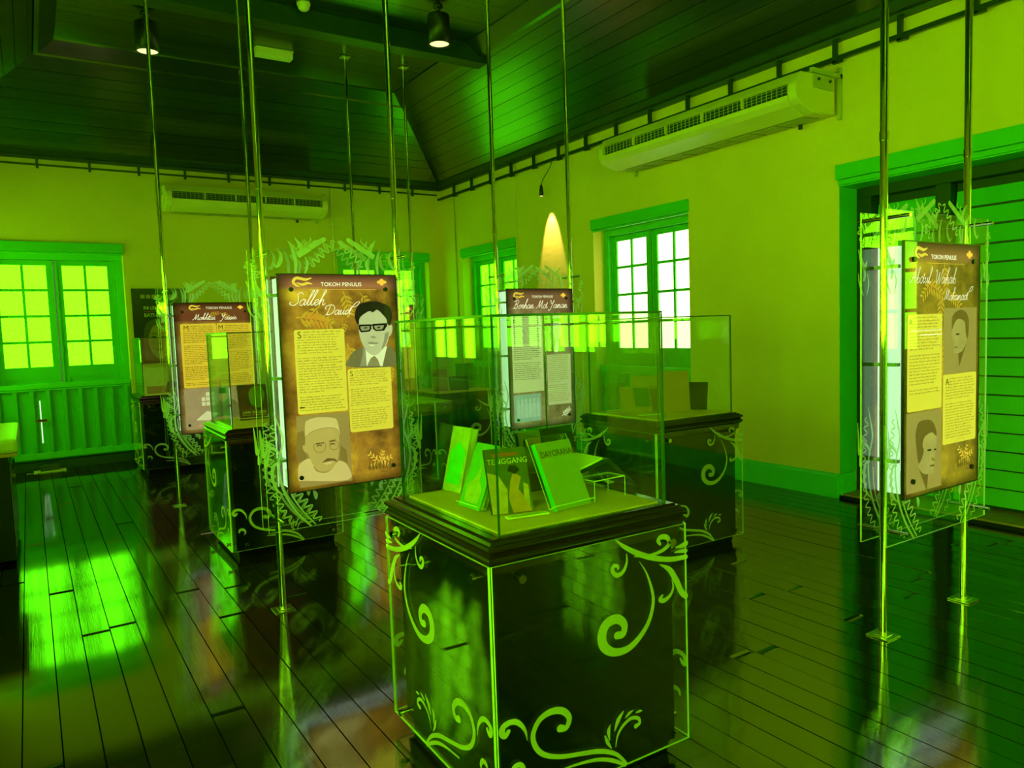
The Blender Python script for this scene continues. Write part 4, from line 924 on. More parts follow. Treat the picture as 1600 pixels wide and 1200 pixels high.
# --- panel on the right aisle seen through the near case
t, pr = hanging_panel(3.81, 5.43, 'backlit pale beige biography panel seen through the nearest glass case', INK['art3'])
emblems(pr, L_(2), 1.838, x0=-0.23, x1=0.25)
text('heading', 'TOKOH PENULIS', 0.030, (0.02, L_(2), 1.825), INK['white'], pr)
mb = MB(); script(mb, 'Borhan', -0.29, 1.725, 0.032, L_(3), 0.0042); script(mb, 'M', -0.045, 1.725, 0.032, L_(3), 0.0042); script(mb, 'd', 0.02, 1.725, 0.032, L_(3), 0.0042); script(mb, 'Yaman', 0.085, 1.725, 0.032, L_(3), 0.0042)
mb.build('script_name', INK['white'], pr)
mb = MB(); leaf_spray(mb, 0.2, 0.75, 0.6, 0.10, L_(1), 5); mb.build('leaf_pattern', INK['white'], pr)
shape('text_block', rect(-0.318, 0.008, 0.995, 1.675), L_(2), INK['cream'], pr); shape('text_block', rect(0.05, 0.312, 0.86, 1.31), L_(2), INK['cream'], pr)
mb = MB(); body_text(mb, -0.30, -0.005, 1.65, 1.10, 0.0175, L_(3), 11, 0.04); mb.build('body_text', INK['ink'], pr)
mb = MB(); body_text(mb, 0.06, 0.30, 1.295, 0.88, 0.0175, L_(3), 12); mb.build('body_text', INK['ink_soft'], pr)
text('drop_cap', 'B', 0.06, (-0.285, L_(3.5), 1.62), INK['ink'], pr)
shape('photo_ground', rect(-0.318, -0.03, 0.735, 0.975), L_(2), INK['blue_photo'], pr)
for k in range(6):
    x = -0.29 + k * 0.042
    shape('photo_figure', smooth_path([(x, 0.775), (x, 0.88), (x + .008, 0.90), (x + .005, 0.925), (x + .018, 0.94), (x + .03, 0.925), (x + .027, 0.90), (x + .037, 0.88), (x + .035, 0.775), (x, 0.775)], 3)[:-1], L_(3 + .1 * k), INK['blue_fig'], pr)
for k, (pts, mm) in enumerate(((smooth_path([(0.09, 1.33), (0.10, 1.40), (0.15, 1.44), (0.20, 1.43), (0.235, 1.38), (0.235, 1.33), (0.09, 1.33)], 4)[:-1], 'suit'), ([(0.135, 1.33), (0.15, 1.43), (0.185, 1.43), (0.175, 1.33)], 'shirt'), (smooth_path([(0.125, 1.55), (0.13, 1.48), (0.165, 1.43), (0.205, 1.47), (0.215, 1.55), (0.205, 1.60), (0.135, 1.60), (0.125, 1.55)], 4)[:-1], 'skin'), (smooth_path([(0.118, 1.56), (0.115, 1.63), (0.165, 1.665), (0.22, 1.64), (0.222, 1.56), (0.205, 1.60), (0.135, 1.60), (0.118, 1.56)], 4)[:-1], 'hair'))):
    shape(('portrait_suit', 'portrait_shirt', 'portrait_face', 'portrait_hair')[k], pts, L_(2.2 + .5 * k), INK[mm], pr)

# --- rearmost panel of the right aisle, mostly hidden
t, pr = hanging_panel(3.735, 8.53, 'rearmost lit biography panel, mostly hidden behind the gold panel', INK['art'], half=0.375)
emblems(pr, L_(2), 1.845)
text('heading', 'TOKOH PENULIS', 0.032, (0.012, L_(2), 1.835), INK['white'], pr)
shape('text_block', rrect(-0.30, 0.0, 1.10, 1.60), L_(2), INK['amber'], pr); shape('text_block', rrect(0.015, 0.31, 0.98, 1.35), L_(2), INK['amber'], pr)
mb = MB(); body_text(mb, -0.28, -0.015, 1.58, 1.12, 0.0165, L_(3), 15); body_text(mb, 0.03, 0.295, 1.33, 1.0, 0.0165, L_(3), 16); mb.build('body_text', INK['ink_soft'], pr)
shape('portrait_face', smooth_path([(0.12, 1.50), (0.14, 1.42), (0.19, 1.38), (0.24, 1.43), (0.26, 1.52), (0.19, 1.57), (0.12, 1.50)], 4)[:-1], L_(2.5), INK['skin'], pr)
shape('portrait_hair', smooth_path([(0.115, 1.50), (0.12, 1.58), (0.19, 1.62), (0.265, 1.58), (0.262, 1.50), (0.24, 1.55), (0.14, 1.55), (0.115, 1.50)], 4)[:-1], L_(3), INK['hair'], pr)

# ------------------------------------------------------------------ glass-topped display cases
GX, GY = 0.345, 0.362       # half size of the glass cover
SO = 0.402                  # distance of the acrylic skirts from the axis
CZ, GZ = 0.915, 1.592
def case_scroll_mesh(flip):
    mb = MB()
    for st in CASE_SCROLLS: ribbon(mb, st, 0.0, flip=flip, n=6)
    return mb.mesh('etched_scroll', M['etch'])
scroll_a, scroll_b = case_scroll_mesh(1), case_scroll_mesh(-1)
skirt_me = MB().box(-SO + 0.006, SO - 0.006, -0.004, 0.004, 0.060, 0.845, 0, 1, 'y').mesh('acrylic_skirt', [M['clear'], M['acrylic_edge']])
bolt_me = MB().tube([(0, -0.022, 0), (0, -0.010, 0)], 0.0135, 14).tube([(0, -0.010, 0), (0, 0.036, 0)], 0.008, 10).mesh('standoff_bolt', M['chrome'], True)
mould_prof = [(0.355, 0.918), (0.372, 0.918), (0.378, 0.912), (0.386, 0.912), (0.391, 0.904), (0.400, 0.902), (0.405, 0.895), (0.405, 0.889), (0.396, 0.883), (0.392, 0.875), (0.400, 0.868), (0.405, 0.861), (0.405, 0.856), (0.398, 0.851), (0.390, 0.846), (0.386, 0.838), (0.386, 0.815), (0.380, 0.805), (0.366, 0.800)]
def sweep_square(prof):
    mb = MB(); n = len(prof)
    for sx, sy in ((-1, -1), (1, -1), (1, 1), (-1, 1)):
        for d, z in prof: mb.v.append((sx * d, sy * d, z))
    for c in range(4):
        a, b = c * n, ((c + 1) % 4) * n
        for i in range(n - 1):
            mb.f.append((a + i, b + i, b + i + 1, a + i + 1)); mb.m.append(0)
    mb.f.append(tuple(c * n for c in range(4))); mb.m.append(0)
    mb.f.append(tuple(c * n + n - 1 for c in (3, 2, 1, 0))); mb.m.append(0)
    return mb
mould_me = sweep_square(mould_prof).mesh('moulding', M['mould'])
plinth_me = sweep_square([(0.350, 0.802), (0.364, 0.800), (0.364, 0.050), (0.350, 0.045), (0.345, 0.002)]).mesh('plinth', M['plinth'])
board_me = MB().box(-0.325, 0.325, -0.342, 0.342, 0.9175, 0.924).mesh('display_board', M['hessian'])
gs_x = MB().box(-0.004, 0.004, -GY + 0.0005, GY - 0.0005, 0.919, GZ - 0.0045, 0, 1, 'x').mesh('glass_pane', [M['case_glass'], M['glass_edge']])
gs_y = MB().box(-GX + 0.009, GX - 0.009, -0.004, 0.004, 0.919, GZ - 0.0045, 0, 1, 'y').mesh('glass_pane', [M['case_glass'], M['glass_edge']])
gs_t = MB().box(-GX, GX, -GY, GY, GZ - 0.004, GZ + 0.004, 0, 1, 'z').mesh('glass_lid', [M['case_glass'], M['glass_edge']])
def display_case(x, y, rz, label, faces='FLRB'):
    t = tag(empty('display_case', (x, y, 0), rz), label, 'display case', 'glass topped black display cases')
    link('plinth', plinth_me, t); link('moulding', mould_me, t); link('display_board', board_me, t)
    for k, a in enumerate((0, -HP, HP, math.pi)):
        s = link('acrylic_skirt', skirt_me, t)
        s.rotation_euler = (0, 0, a)
        s.location = (SO * math.sin(a), -SO * math.cos(a), 0)
        sc = link('etched_scroll', scroll_b if k in (1, 3) else scroll_a, s); sc.location = (0, -0.0047, 0)
        for bx in (-0.30, 0.32):
            for bz in (0.10, 0.795):
                b = link('standoff_bolt', bolt_me, s); b.location = (bx, 0, bz)
    for sx in (-1, 1):
        g = link('glass_pane', gs_x, t); g.location = (sx * (GX - 0.004), 0, 0)
    for sy in (-1, 1):
        g = link('glass_pane', gs_y, t); g.location = (0, sy * (GY - 0.0045), 0)
    link('glass_lid', gs_t, t)
    return t
CASES = [(1.512, 2.243, -0.023), (3.743, 3.841, -0.028), (1.505, 5.74, -0.01), (1.44, 9.92, 0.0), (3.79, 7.02, -0.02)]
CASE_LABELS = ['large nearest glass case full of books in the middle of the room', 'glass case with leaning brown books beside the bright white window', 'glass case with one black book behind the gold panel', 'glass case by the framed film poster on the end wall', 'glass case seen through the nearest case, before the end window']
for c, l in zip(CASES, CASE_LABELS): display_case(*c, l)

# ------------------------------------------------------------------ books and stands
BK = 0.9255
def cover(name, c, rough=0.35, **k): return mat(name, c, rough, var=k.pop('var', 0.2), scale=k.pop('scale', 12), **k)
BM = {
 'green': cover('leaf_green_cover', (0.34, 0.36, 0.06), 0.4, var=0.06), 'green_sp': cover('bright_green_spine', (0.04, 0.60, 0.10), 0.35),
 'teal': cover('teal_cover', (0.10, 0.42, 0.16), 0.35, var=0.3, scale=18), 'olive_art': cover('olive_art', (0.46, 0.46, 0.12), 0.4, var=0.5, scale=30),
 'brown': cover('brown_cover', (0.42, 0.16, 0.05), 0.5), 'dkbrown': cover('dark_brown_cover', (0.07, 0.035, 0.015), 0.45),
 'black': cover('black_cover', (0.012, 0.014, 0.010), 0.28), 'tan': cover('tan_cover', (0.58, 0.28, 0.10), 0.5), 'red': cover('maroon_cover', (0.40, 0.10, 0.05), 0.45),
 'cream': cover('cream_cover', (0.72, 0.60, 0.32), 0.6), 'art_green': cover('painted_green', (0.10, 0.11, 0.04), 0.45, var=0.7, scale=26),
 'art_flesh': cover('painted_flesh', (0.80, 0.26, 0.10), 0.45, var=0.4, scale=30), 'art_sand': cover('painted_sand', (0.80, 0.38, 0.16), 0.45, var=0.5, scale=40),
 'art_red': cover('painted_red', (0.50, 0.08, 0.04), 0.45), 'title': cover('cream_title', (0.80, 0.70, 0.42), 0.5, var=0.05), 'brown_ink': cover('brown_title', (0.16, 0.05, 0.005), 0.5),
 'face_green': cover('printed_face', (0.10, 0.20, 0.04), 0.4, var=0.5, scale=14),
}
def pose(o, x, y, z, facing, lean):
    """stand a thing built in the x-z plane (front = -y) so that it faces the compass angle and leans back"""
    o.location = (x, y, z); o.rotation_euler = (-lean, 0, facing)
    return o
def book(x, y, facing, lean, w, h, t, cov, label, spine=None, z=BK, group=None):
    """facing: rotation about z of a book whose cover looks to -y"""
    e_ = tag(empty('book'), label, 'book', group)
    pose(e_, x, y, z + 0.001, facing, lean)
    cv = MB().box(-w / 2, w / 2, 0, 0.003, 0, h).box(-w / 2, w / 2, t - 0.003, t, 0, h).build('cover', cov, e_)
    MB().box(-w / 2 - 0.0005, -w / 2 + 0.003, 0.0005, t - 0.0005, 0.0, h).build('spine', spine or cov, e_)
    MB().box(-w / 2 + 0.004, w / 2 - 0.004, 0.0035, t - 0.0035, 0.004, h - 0.004).build('pages', M['paper'], e_)
    return e_, cv
def stand(x, y, facing, lean, w, h, label):
    """bent clear acrylic easel: back rest, lip and rear strut"""
    e_ = tag(empty('book_stand'), label, 'book stand', 'bent acrylic stands')
    pose(e_, x, y, BK + 0.001, facing, lean)
    two = [M['clear'], M['acrylic_edge']]
    MB().box(-w / 2, w / 2, 0, 0.003, 0.006, h, 0, 1, 'y').build('back_rest', two, e_)
    MB().box(-w / 2, w / 2, -0.035, 0.003, 0.001, 0.005, 0, 1, 'z').build('lip', two, e_)
    mb = MB(); D = h * math.sin(lean) + 0.30 * h
    fy, fz = D * math.cos(lean), D * math.sin(lean) + 0.002
    mb.prism([(0.004, h - 0.001), (0.008, h - 0.001), (fy + 0.003, fz), (fy, fz)], 'x', -w / 2, w / 2)
    mb.build('strut', two, e_)
    return e_

# contents of the nearest case
b, cv = book(1.345, 2.53, -HP + 0.10, 0.26, 0.125, 0.255, 0.035, BM['olive_art'], 'tall book with green picture cover at the back left of the nearest case', BM['tan'], group='books in the nearest case')
MB().poly([(-0.05, -0.0008, 0.03), (0.04, -0.0008, 0.03), (0.05, -0.0008, 0.16), (0.0, -0.0008, 0.20), (-0.05, -0.0008, 0.15)]).build('cover_picture', BM['green_sp'], cv)
b, cv = book(1.262, 2.25, -HP + 0.05, 0.40, 0.135, 0.235, 0.018, BM['teal'], 'thin teal picture book facing the aisle in the nearest case', group='books in the nearest case')
MB().poly([(-0.04, -0.0008, 0.02), (0.045, -0.0008, 0.02), (0.05, -0.0008, 0.07), (0.02, -0.0008, 0.10), (0.01, -0.0008, 0.16), (-0.01, -0.0008, 0.11), (-0.05, -0.0008, 0.08)]).build('cover_picture', BM['olive_art'], cv)
stand(1.285, 2.25, -HP + 0.05, 0.40, 0.14, 0.225, 'acrylic easel behind the thin teal book')
b, cv = book(1.345, 2.085, -0.22, 0.34, 0.150, 0.225, 0.016, BM['art_green'], 'storybook with painted figures under a cream title in the nearest case', BM['black'], group='books in the nearest case')
text('title', 'TENGGANG', 0.027, (0.004, -0.001, 0.178), BM['title'], cv, sx=1.0)
MB().box(-0.05, 0.045, -0.001, 0.0, 0.196, 0.208).build('author_band', BM['art_red'], cv)
MB().poly([(-0.075, -0.0008, 0.0), (-0.02, -0.0008, 0.0), (-0.01, -0.0008, 0.08), (-0.035, -0.0008, 0.13), (-0.075, -0.0008, 0.145)]).build('painted_figure', BM['art_sand'], cv)
MB().poly([(0.0, -0.0009, 0.0), (0.07, -0.0009, 0.0), (0.06, -0.0009, 0.03), (0.03, -0.0009, 0.08), (0.045, -0.0009, 0.12), (0.02, -0.0009, 0.14), (0.005, -0.0009, 0.11), (-0.01, -0.0009, 0.05)]).build('painted_figure', BM['art_flesh'], cv)
MB().poly([(0.045, -0.0010, 0.04), (0.065, -0.0010, 0.02), (0.068, -0.0010, 0.09), (0.05, -0.0010, 0.10)]).build('painted_figure', BM['art_sand'], cv)
MB().poly([(0.0, -0.0010, 0.145), (0.025, -0.0010, 0.13), (0.045, -0.0010, 0.145), (0.03, -0.0010, 0.163), (0.008, -0.0010, 0.163)]).build('painted_hair', BM['black'], cv)
b, cv = book(1.553, 2.015, 0.10, 0.46, 0.165, 0.245, 0.022, BM['green'], 'leaf green hardback on an acrylic easel at the front of the nearest case', BM['green_sp'], group='books in the nearest case')
text('title', 'DAYORANAH', 0.034, (0.01, -0.001, 0.20), BM['brown_ink'], cv, sx=0.78)
stand(1.553, 2.040, 0.10, 0.46, 0.19, 0.262, 'acrylic easel holding the leaf green hardback')
# open book on the rear ledge
ob = tag(empty('book'), 'open dark book standing upright behind the green hardback', 'book', 'books in the nearest case')
pose(ob, 1.66, 2.31, BK + 0.001, 0.02, 0.26)
MB().prism([(-0.14, -0.035), (0.0, 0.0), (0.14, -0.03), (0.14, -0.024), (0.0, 0.008), (-0.14, -0.029)], 'z', 0.0, 0.235).build('cover', BM['black'], ob)
MB().prism([(-0.130, -0.040), (-0.002, -0.008), (-0.002, -0.002), (-0.130, -0.034)], 'z', 0.005, 0.228).build('left_page', BM['dkbrown'], ob)
MB().prism([(0.002, -0.008), (0.130, -0.036), (0.130, -0.030), (0.002, -0.002)], 'z', 0.005, 0.228).build('right_page', BM['black'], ob)
MB().box(-0.10, -0.03, -0.040, -0.036, 0.17, 0.20).build('page_picture', BM['brown'], ob)
# brown book lying behind the TENGGANG book
rb = tag(empty('book', (1.50, 2.46, BK + 0.001), 0.3), 'brown book lying flat near the back of the nearest case', 'book', 'books in the nearest case')
MB().box(-0.10, 0.10, -0.07, 0.07, 0, 0.004).box(-0.10, 0.10, -0.07, 0.07, 0.045, 0.049).build('cover', BM['brown'], rb)
MB().box(-0.095, 0.098, -0.066, 0.066, 0.0045, 0.0445).build('pages', M['paper'], rb)
# clear riser with a dark open book
rs = tag(empty('riser', (1.725, 2.075, BK), 0.05), 'small clear acrylic riser at the right of the nearest case', 'book stand', 'bent acrylic stands')
two = [M['clear'], M['acrylic_edge']]
MB().box(-0.075, 0.075, -0.045, 0.045, 0.072, 0.076, 0, 1, 'z').build('top', two, rs)
for s in (-1, 1): MB().box(s * 0.075 - 0.002, s * 0.075 + 0.002, -0.045, 0.045, 0.001, 0.0715, 0, 1, 'x').build('leg', two, rs)
db = tag(empty('book', (1.80, 2.20, BK + 0.082), 0.0), 'open black book draped over a clear riser in the nearest case', 'book', 'books in the nearest case')
MB().prism([(-0.17, 0.010), (-0.03, 0.045), (0.0, 0.045), (0.145, -0.078), (0.13, -0.080), (-0.01, 0.030), (-0.165, 0.000)], 'y', -0.085, 0.085).build('cover', BM['black'], db)
MB().prism([(-0.165, 0.011), (-0.03, 0.046), (-0.03, 0.052), (-0.165, 0.020)], 'y', -0.082, 0.082).build('pages', M['card'], db)
cd = tag(empty('caption_card', (1.358, 2.022, BK), -0.18), 'cream caption strip on the tan board before the painted storybook', 'caption card', 'caption strips in cases')
MB().box(-0.075, 0.075, -0.016, 0.016, 0.001, 0.006).build('card', M['card'], cd)
MB().box(-0.06, 0.06, -0.009, -0.006, 0.0055, 0.0064).box(-0.06, 0.05, 0.004, 0.007, 0.0055, 0.0064).build('printed_line', M['card_ink'], cd)

# second case
b, cv = book(3.80, 3.74, -0.62, 0.20, 0.215, 0.29, 0.02, BM['brown'], 'tall plain brown book leaning back in the case by the white window', BM['dkbrown'], group='books in the second case')
stand(3.83, 3.77, -0.62, 0.20, 0.22, 0.30, 'acrylic easel behind the tall brown book')
b, cv = book(3.62, 3.93, -0.50, 0.50, 0.22, 0.20, 0.016, BM['tan'], 'tan book with a green picture in the case by the white window', group='books in the second case')
MB().box(-0.01, 0.10, -0.001, 0.0, 0.04, 0.19).build('cover_picture', BM['face_green'], cv)
stand(3.55, 4.02, -0.45, 0.55, 0.22, 0.24, 'acrylic easel at the left of the case by the white window')
b, cv = book(4.00, 3.73, -0.95, 0.42, 0.15, 0.21, 0.02, BM['black'], 'dark green-black book at the right of the case by the white window', group='books in the second case')
b, cv = book(3.80, 4.02, -0.55, 0.25, 0.20, 0.25, 0.015, BM['tan'], 'tan book standing behind the tall brown book', group='books in the second case')
cd = tag(empty('caption_card', (3.55, 3.74, BK), -0.3), 'cream caption strip in the case by the white window', 'caption card', 'caption strips in cases')
MB().box(-0.075, 0.075, -0.02, 0.02, 0.001, 0.006).build('card', M['card'], cd)

# third case
b, cv = book(1.43, 5.84, -0.06, 0.30, 0.215, 0.275, 0.02, BM['black'], 'black book with a shaded face and a slanted pale title', group=None)
shape('cover_face', smooth_path([(-0.02, 0.12), (-0.03, 0.20), (0.0, 0.25), (0.06, 0.26), (0.09, 0.20), (0.07, 0.13), (0.04, 0.09), (-0.02, 0.12)], 4)[:-1], -0.001, BM['face_green'], cv)
text('title', 'JAMIL SULONG', 0.026, (0.0, -0.0012, 0.055), BM['title'], cv, shear=0.2)
MB().box(-0.085, 0.085, -0.0012, 0, 0.034, 0.036).build('title_rule', BM['title'], cv)
stand(1.43, 5.868, -0.06, 0.30, 0.23, 0.285, 'acrylic easel holding the black book behind the gold panel')

# fourth case
bd_ = tag(empty('board', (1.36, 10.12, BK), -0.08), 'cream display board leaning inside the case under the film poster', 'display board')
pose(bd_, 1.36, 10.10, BK + 0.001, -0.06, 0.12)
MB().box(-0.19, 0.19, 0, 0.012, 0, 0.30).build('face', BM['cream'], bd_)
MB().box(-0.17, 0.17, 0.012, 0.02, 0.0, 0.02).build('foot', BM['tan'], bd_)
b, cv = book(1.40, 9.86, -0.9, 0.55, 0.13, 0.15, 0.012, BM['black'], 'small black frame tilted in the case under the film poster', group=None)
b, cv = book(1.26, 9.80, -0.15, 0.95, 0.20, 0.14, 0.012, BM['brown'], 'low brown book reclining in the case under the film poster', group=None)

# fifth case
b, cv = book(3.60, 6.90, -0.25, 0.18, 0.15, 0.23, 0.03, BM['red'], 'maroon book in the case before the end window', group='books in the fifth case')
b, cv = book(3.80, 6.86, -0.35, 0.6, 0.20, 0.17, 0.02, BM['dkbrown'], 'dark book tilted on an easel in the case before the end window', group='books in the fifth case')
b, cv = book(3.98, 7.05, -0.40, 0.15, 0.20, 0.27, 0.02, BM['face_green'], 'upright green picture book in the case before the end window', group='books in the fifth case')
stand(3.80, 7.12, -0.3, 0.3, 0.22, 0.25, 'acrylic easel in the case before the end window')
stand(4.07, 6.98, -0.2, 0.8, 0.20, 0.20, 'low acrylic easel in the case before the end window')

# ------------------------------------------------------------------ air conditioners
def air_con(loc, rz, length, label):
    """local x along the wall, local y from the wall into the room, local z from the underside"""
    t = tag(empty('air_conditioner', loc, rz), label, 'air conditioner', 'long cream wall-hung air conditioners')
    hl = length / 2
    prof = [(0.06, 0.02), (0.34, 0.0), (0.52, 0.055), (0.565, 0.095), (0.575, 0.13), (0.53, 0.14), (0.53, 0.225), (0.565, 0.235), (0.50, 0.31), (0.12, 0.33), (0.06, 0.33)]
    ends = [(0.06, 0.02), (0.34, 0.0), (0.52, 0.055), (0.565, 0.095), (0.58, 0.15), (0.575, 0.21), (0.50, 0.31), (0.12, 0.33), (0.06, 0.33)]
    MB().prism(prof, 'x', -hl + 0.08, hl - 0.08).build('body', M['ac'], t, bevel=0.004)
    for s in (-1, 1):
        a, b = sorted((s * (hl - 0.08), s * hl))
        MB().prism(ends, 'x', a, b).build('end_cap', M['ac'], t, bevel=0.012)
        x = s * hl
        MB().box(min(x, x + s * 0.012), max(x, x + s * 0.012), 0.10, 0.36, 0.20, 0.30).box(min(x, x + s * 0.03), max(x, x + s * 0.03), 0.004, 0.03, -0.02, 0.40).box(min(x + s * 0.0, x + s * 0.03), max(x, x + s * 0.03), 0.004, 0.40, 0.31, 0.345).build('wall_bracket', M['ac_metal'], t)
        for by in (0.15, 0.30):
            MB().tube([(x + s * 0.012, by, 0.27), (x + s * 0.024, by, 0.27)], 0.012, 8).build('bolt', M['black_metal'], t)
    gr = MB().box(-hl + 0.085, hl - 0.085, 0.535, 0.540, 0.142, 0.224).build('air_grille', M['ac_dark'], t)
    wm = MB().box(-hl + 0.085, hl - 0.085, 0.560, 0.563, -0.0015, 0.0015).mesh('grille_wire', M['ac_wire'])
    for z in (0.158, 0.182, 0.206):
        o = link('grille_wire', wm, gr); o.location = (0, 0, z)
    n = max(5, int(length / 0.42))
    rm = MB().prism([(0.541, 0.140), (0.572, 0.142), (0.574, 0.185), (0.570, 0.226), (0.541, 0.226)], 'x', -0.006, 0.006).mesh('grille_rib', M['ac'])
    for k in range(1, n):
        o = link('grille_rib', rm, gr); o.location = (-hl + 0.085 + (length - 0.17) * k / n, 0, 0)
    fm_ = MB().box(-0.0015, 0.0015, 0.540, 0.548, 0.143, 0.222).mesh('grille_fin', M['ac_wire'])
    for k in range(int(length / 0.05)):
        o = link('grille_fin', fm_, gr); o.location = (-hl + 0.10 + k * 0.05, 0, 0)
    # return-air flap on the underside
    fl = MB().prism([(0.08, 0.014), (0.30, -0.002), (0.30, -0.006), (0.08, 0.010)], 'x', -hl + 0.12, hl - 0.12).build('underside_grille', M['ac_metal'], t)
    for k in range(1, 8):
        x = -hl + 0.12 + (length - 0.24) * k / 8
        MB().prism([(0.08, 0.012), (0.30, -0.004), (0.30, -0.008), (0.08, 0.008)], 'x', x - 0.003, x + 0.003).build('grille_seam', M['ac_dark'], fl)
    MB().tube([(-hl + 0.3, 0.10, 0.02), (-hl + 0.3, 0.10, -0.03)], 0.018, 10).build('drain_spout', M['ac_dark'], t)
    return t
air_con((XR, 4.96, 3.20), HP, 2.42, 'long cream air conditioner on the long wall above the white window')
air_con((2.63, YB, 3.215), math.pi, 2.10, 'long cream air conditioner on the end wall above the film poster')

# ------------------------------------------------------------------ wall rails with stand-offs
tr = tag(empty('picture_rail', (0, 0, 0)), 'thin dark rail on short brackets along the long wall under the eaves', 'wall rail', 'dark wall rails')
MB().box(XR - 0.085, XR - 0.060, YF + 0.1, YB - 0.06, 3.645, 3.680).build('rail', M['rail_paint'], tr)
for y in [-2.2 + 0.54 * k for k in range(25)]:
    if y < YB - 0.1:
        MB().box(XR - 0.088, XR - 0.055, y - 0.017, y + 0.017, 3.632, ZW - 0.012).box(XR - 0.088, XR - 0.055, y - 0.06, y + 0.02, 3.625, 3.645).build('bracket', M['rail_paint'], tr)
tr2 = tag(empty('picture_rail', (0, 0, 0)), 'thin dark rail on short brackets along the end wall under the eaves', 'wall rail', 'dark wall rails')
MB().box(XL + 0.06, XR - 0.10, YB - 0.080, YB - 0.060, 3.722, 3.742).build('rail', M['rail_paint'], tr2)
for x in [-0.86 + 0.555 * k for k in range(12)]:
    MB().box(x - 0.014, x + 0.014, YB - 0.083, YB - 0.055, 3.690, ZW - 0.012).build('bracket', M['rail_paint'], tr2)

# ------------------------------------------------------------------ lamps
def downlight(x, y, label, power):
    t = tag(empty('downlight', (x, y, ZC)), label, 'ceiling lamp', 'black cylinder downlights')
    MB().lathe([(0.05, -0.001), (0.05, -0.012), (0.022, -0.016), (0.022, -0.085), (0.06, -0.09)], 0, 0, 20).build('stem', M['black_metal'], t, True)
    MB().lathe([(0.055, -0.082), (0.108, -0.088), (0.112, -0.10), (0.112, -0.375), (0.100, -0.375), (0.100, -0.34)], 0, 0, 28).build('shade', M['black_metal'], t, True)
    MB().lathe([(0.098, -0.352), (0.098, -0.362), (0.07, -0.366)], 0, 0, 28).build('lens', M['warm_lens'], t)
    ld = bpy.data.lights.new('downlight_beam', 'SPOT')
    ld.energy = power; ld.color = (1.0, 0.72, 0.36); ld.spot_size = math.radians(75); ld.spot_blend = 0.6; ld.shadow_soft_size = 0.09
    lo = bpy.data.objects.new('downlight_beam', ld); col.objects.link(lo); lo.parent = t; lo.location = (0, 0, -0.40)
    return t
downlight(3.69, 6.80, 'black cylinder downlight in front of the beam', 35)
downlight(1.21, 8.33, 'black cylinder downlight behind the beam above the far panel', 35)

pl_ = tag(empty('picture_light', (5.62, 7.80, 3.30)), 'small black spotlight hanging on its cable from the wall rail', 'spotlight')
MB().tube(smooth_path([(0.075, -0.13, 0.335), (0.07, -0.12, 0.29), (0.05, -0.07, 0.22), (0.02, -0.01, 0.13), (0.0, 0.0, 0.06)], 5), 0.006, 8).build('cable', M['black_metal'], pl_)
MB().lathe([(0.012, 0.07), (0.022, 0.03), (0.028, -0.02), (0.030, -0.07), (0.024, -0.07)], 0, 0, 16).build('head', M['black_metal'], pl_, True)
MB().lathe([(0.022, -0.066), (0.022, -0.071), (0.012, -0.073)], 0, 0, 16).build('lens', M['warm_lens'], pl_)
ld = bpy.data.lights.new('picture_light_beam', 'SPOT')
ld.energy = 85; ld.color = (1.0, 0.80, 0.52); ld.spot_size = math.radians(42); ld.spot_blend = 0.35; ld.shadow_soft_size = 0.02
lo = bpy.data.objects.new('picture_light_beam', ld); col.objects.link(lo); lo.parent = pl_; lo.location = (0, 0, -0.09)
lo.rotation_euler = (0, math.radians(-16), 0)

el = tag(empty('emergency_light', (2.58, 8.72, ZC)), 'pale emergency light box under the ceiling behind the beam', 'emergency light')
MB().prism([(-0.075, -0.001), (0.075, -0.001), (0.06, -0.085), (-0.06, -0.085)], 'x', -0.205, 0.205).build('diffuser', M['pale_plastic'], el, bevel=0.008)
MB().box(-0.21, 0.21, -0.082, 0.082, -0.012, -0.001).build('base', M['pale_plastic'], el)
sd = tag(empty('smoke_detector', (2.50, 7.36, ZC)), 'small round smoke detector on the ceiling in front of the beam', 'smoke detector')
MB().lathe([(0.066, -0.001), (0.066, -0.02), (0.062, -0.024)], 0, 0, 24).build('base', M['pale_plastic'], sd, True)
MB().lathe([(0.060, -0.024), (0.052, -0.055), (0.034, -0.072), (0.012, -0.076)], 0, 0, 24).build('dome', M['pale_plastic'], sd, True)
for (x, z0, z1) in ((3.93, 3.33, 1.4),):
    cp = tag(empty('conduit', (x, YB - 0.016, 0)), 'thin cream pipe running down the end wall beside the air conditioner', 'pipe', 'thin wall pipes')
    MB().tube([(0, 0, 3.72), (0, 0, 1.0)], 0.011, 10).build('pipe', M['pale_plastic'], cp, True)
    for z in (3.2, 2.2): MB().box(-0.02, 0.02, -0.014, 0.014, z - 0.012, z + 0.012).build('clip', M['pale_plastic'], cp)
for y, z1, lab, c in ((10.34, 1.62, 'thin cream pipe ending in a small box near the room corner', 1), (8.62, 2.4, 'thin pipe beside the corner window on the long wall', 0), (7.42, 2.0, 'thin pipe beside the spotlight on the long wall', 0)):
    cp = tag(empty('conduit', (XR - 0.013, y, 0)), lab, 'pipe', 'thin wall pipes')
    MB().tube([(0, 0, 3.63), (0, 0, z1)], 0.009 if c else 0.005, 8).build('pipe', M['ac_metal'] if c else M['pale_plastic'], cp, True)
    MB().box(-0.02, 0.012, -0.025, 0.025, z1 - 0.03, z1).build('end_box', M['ac_metal'] if c else M['pale_plastic'], cp)

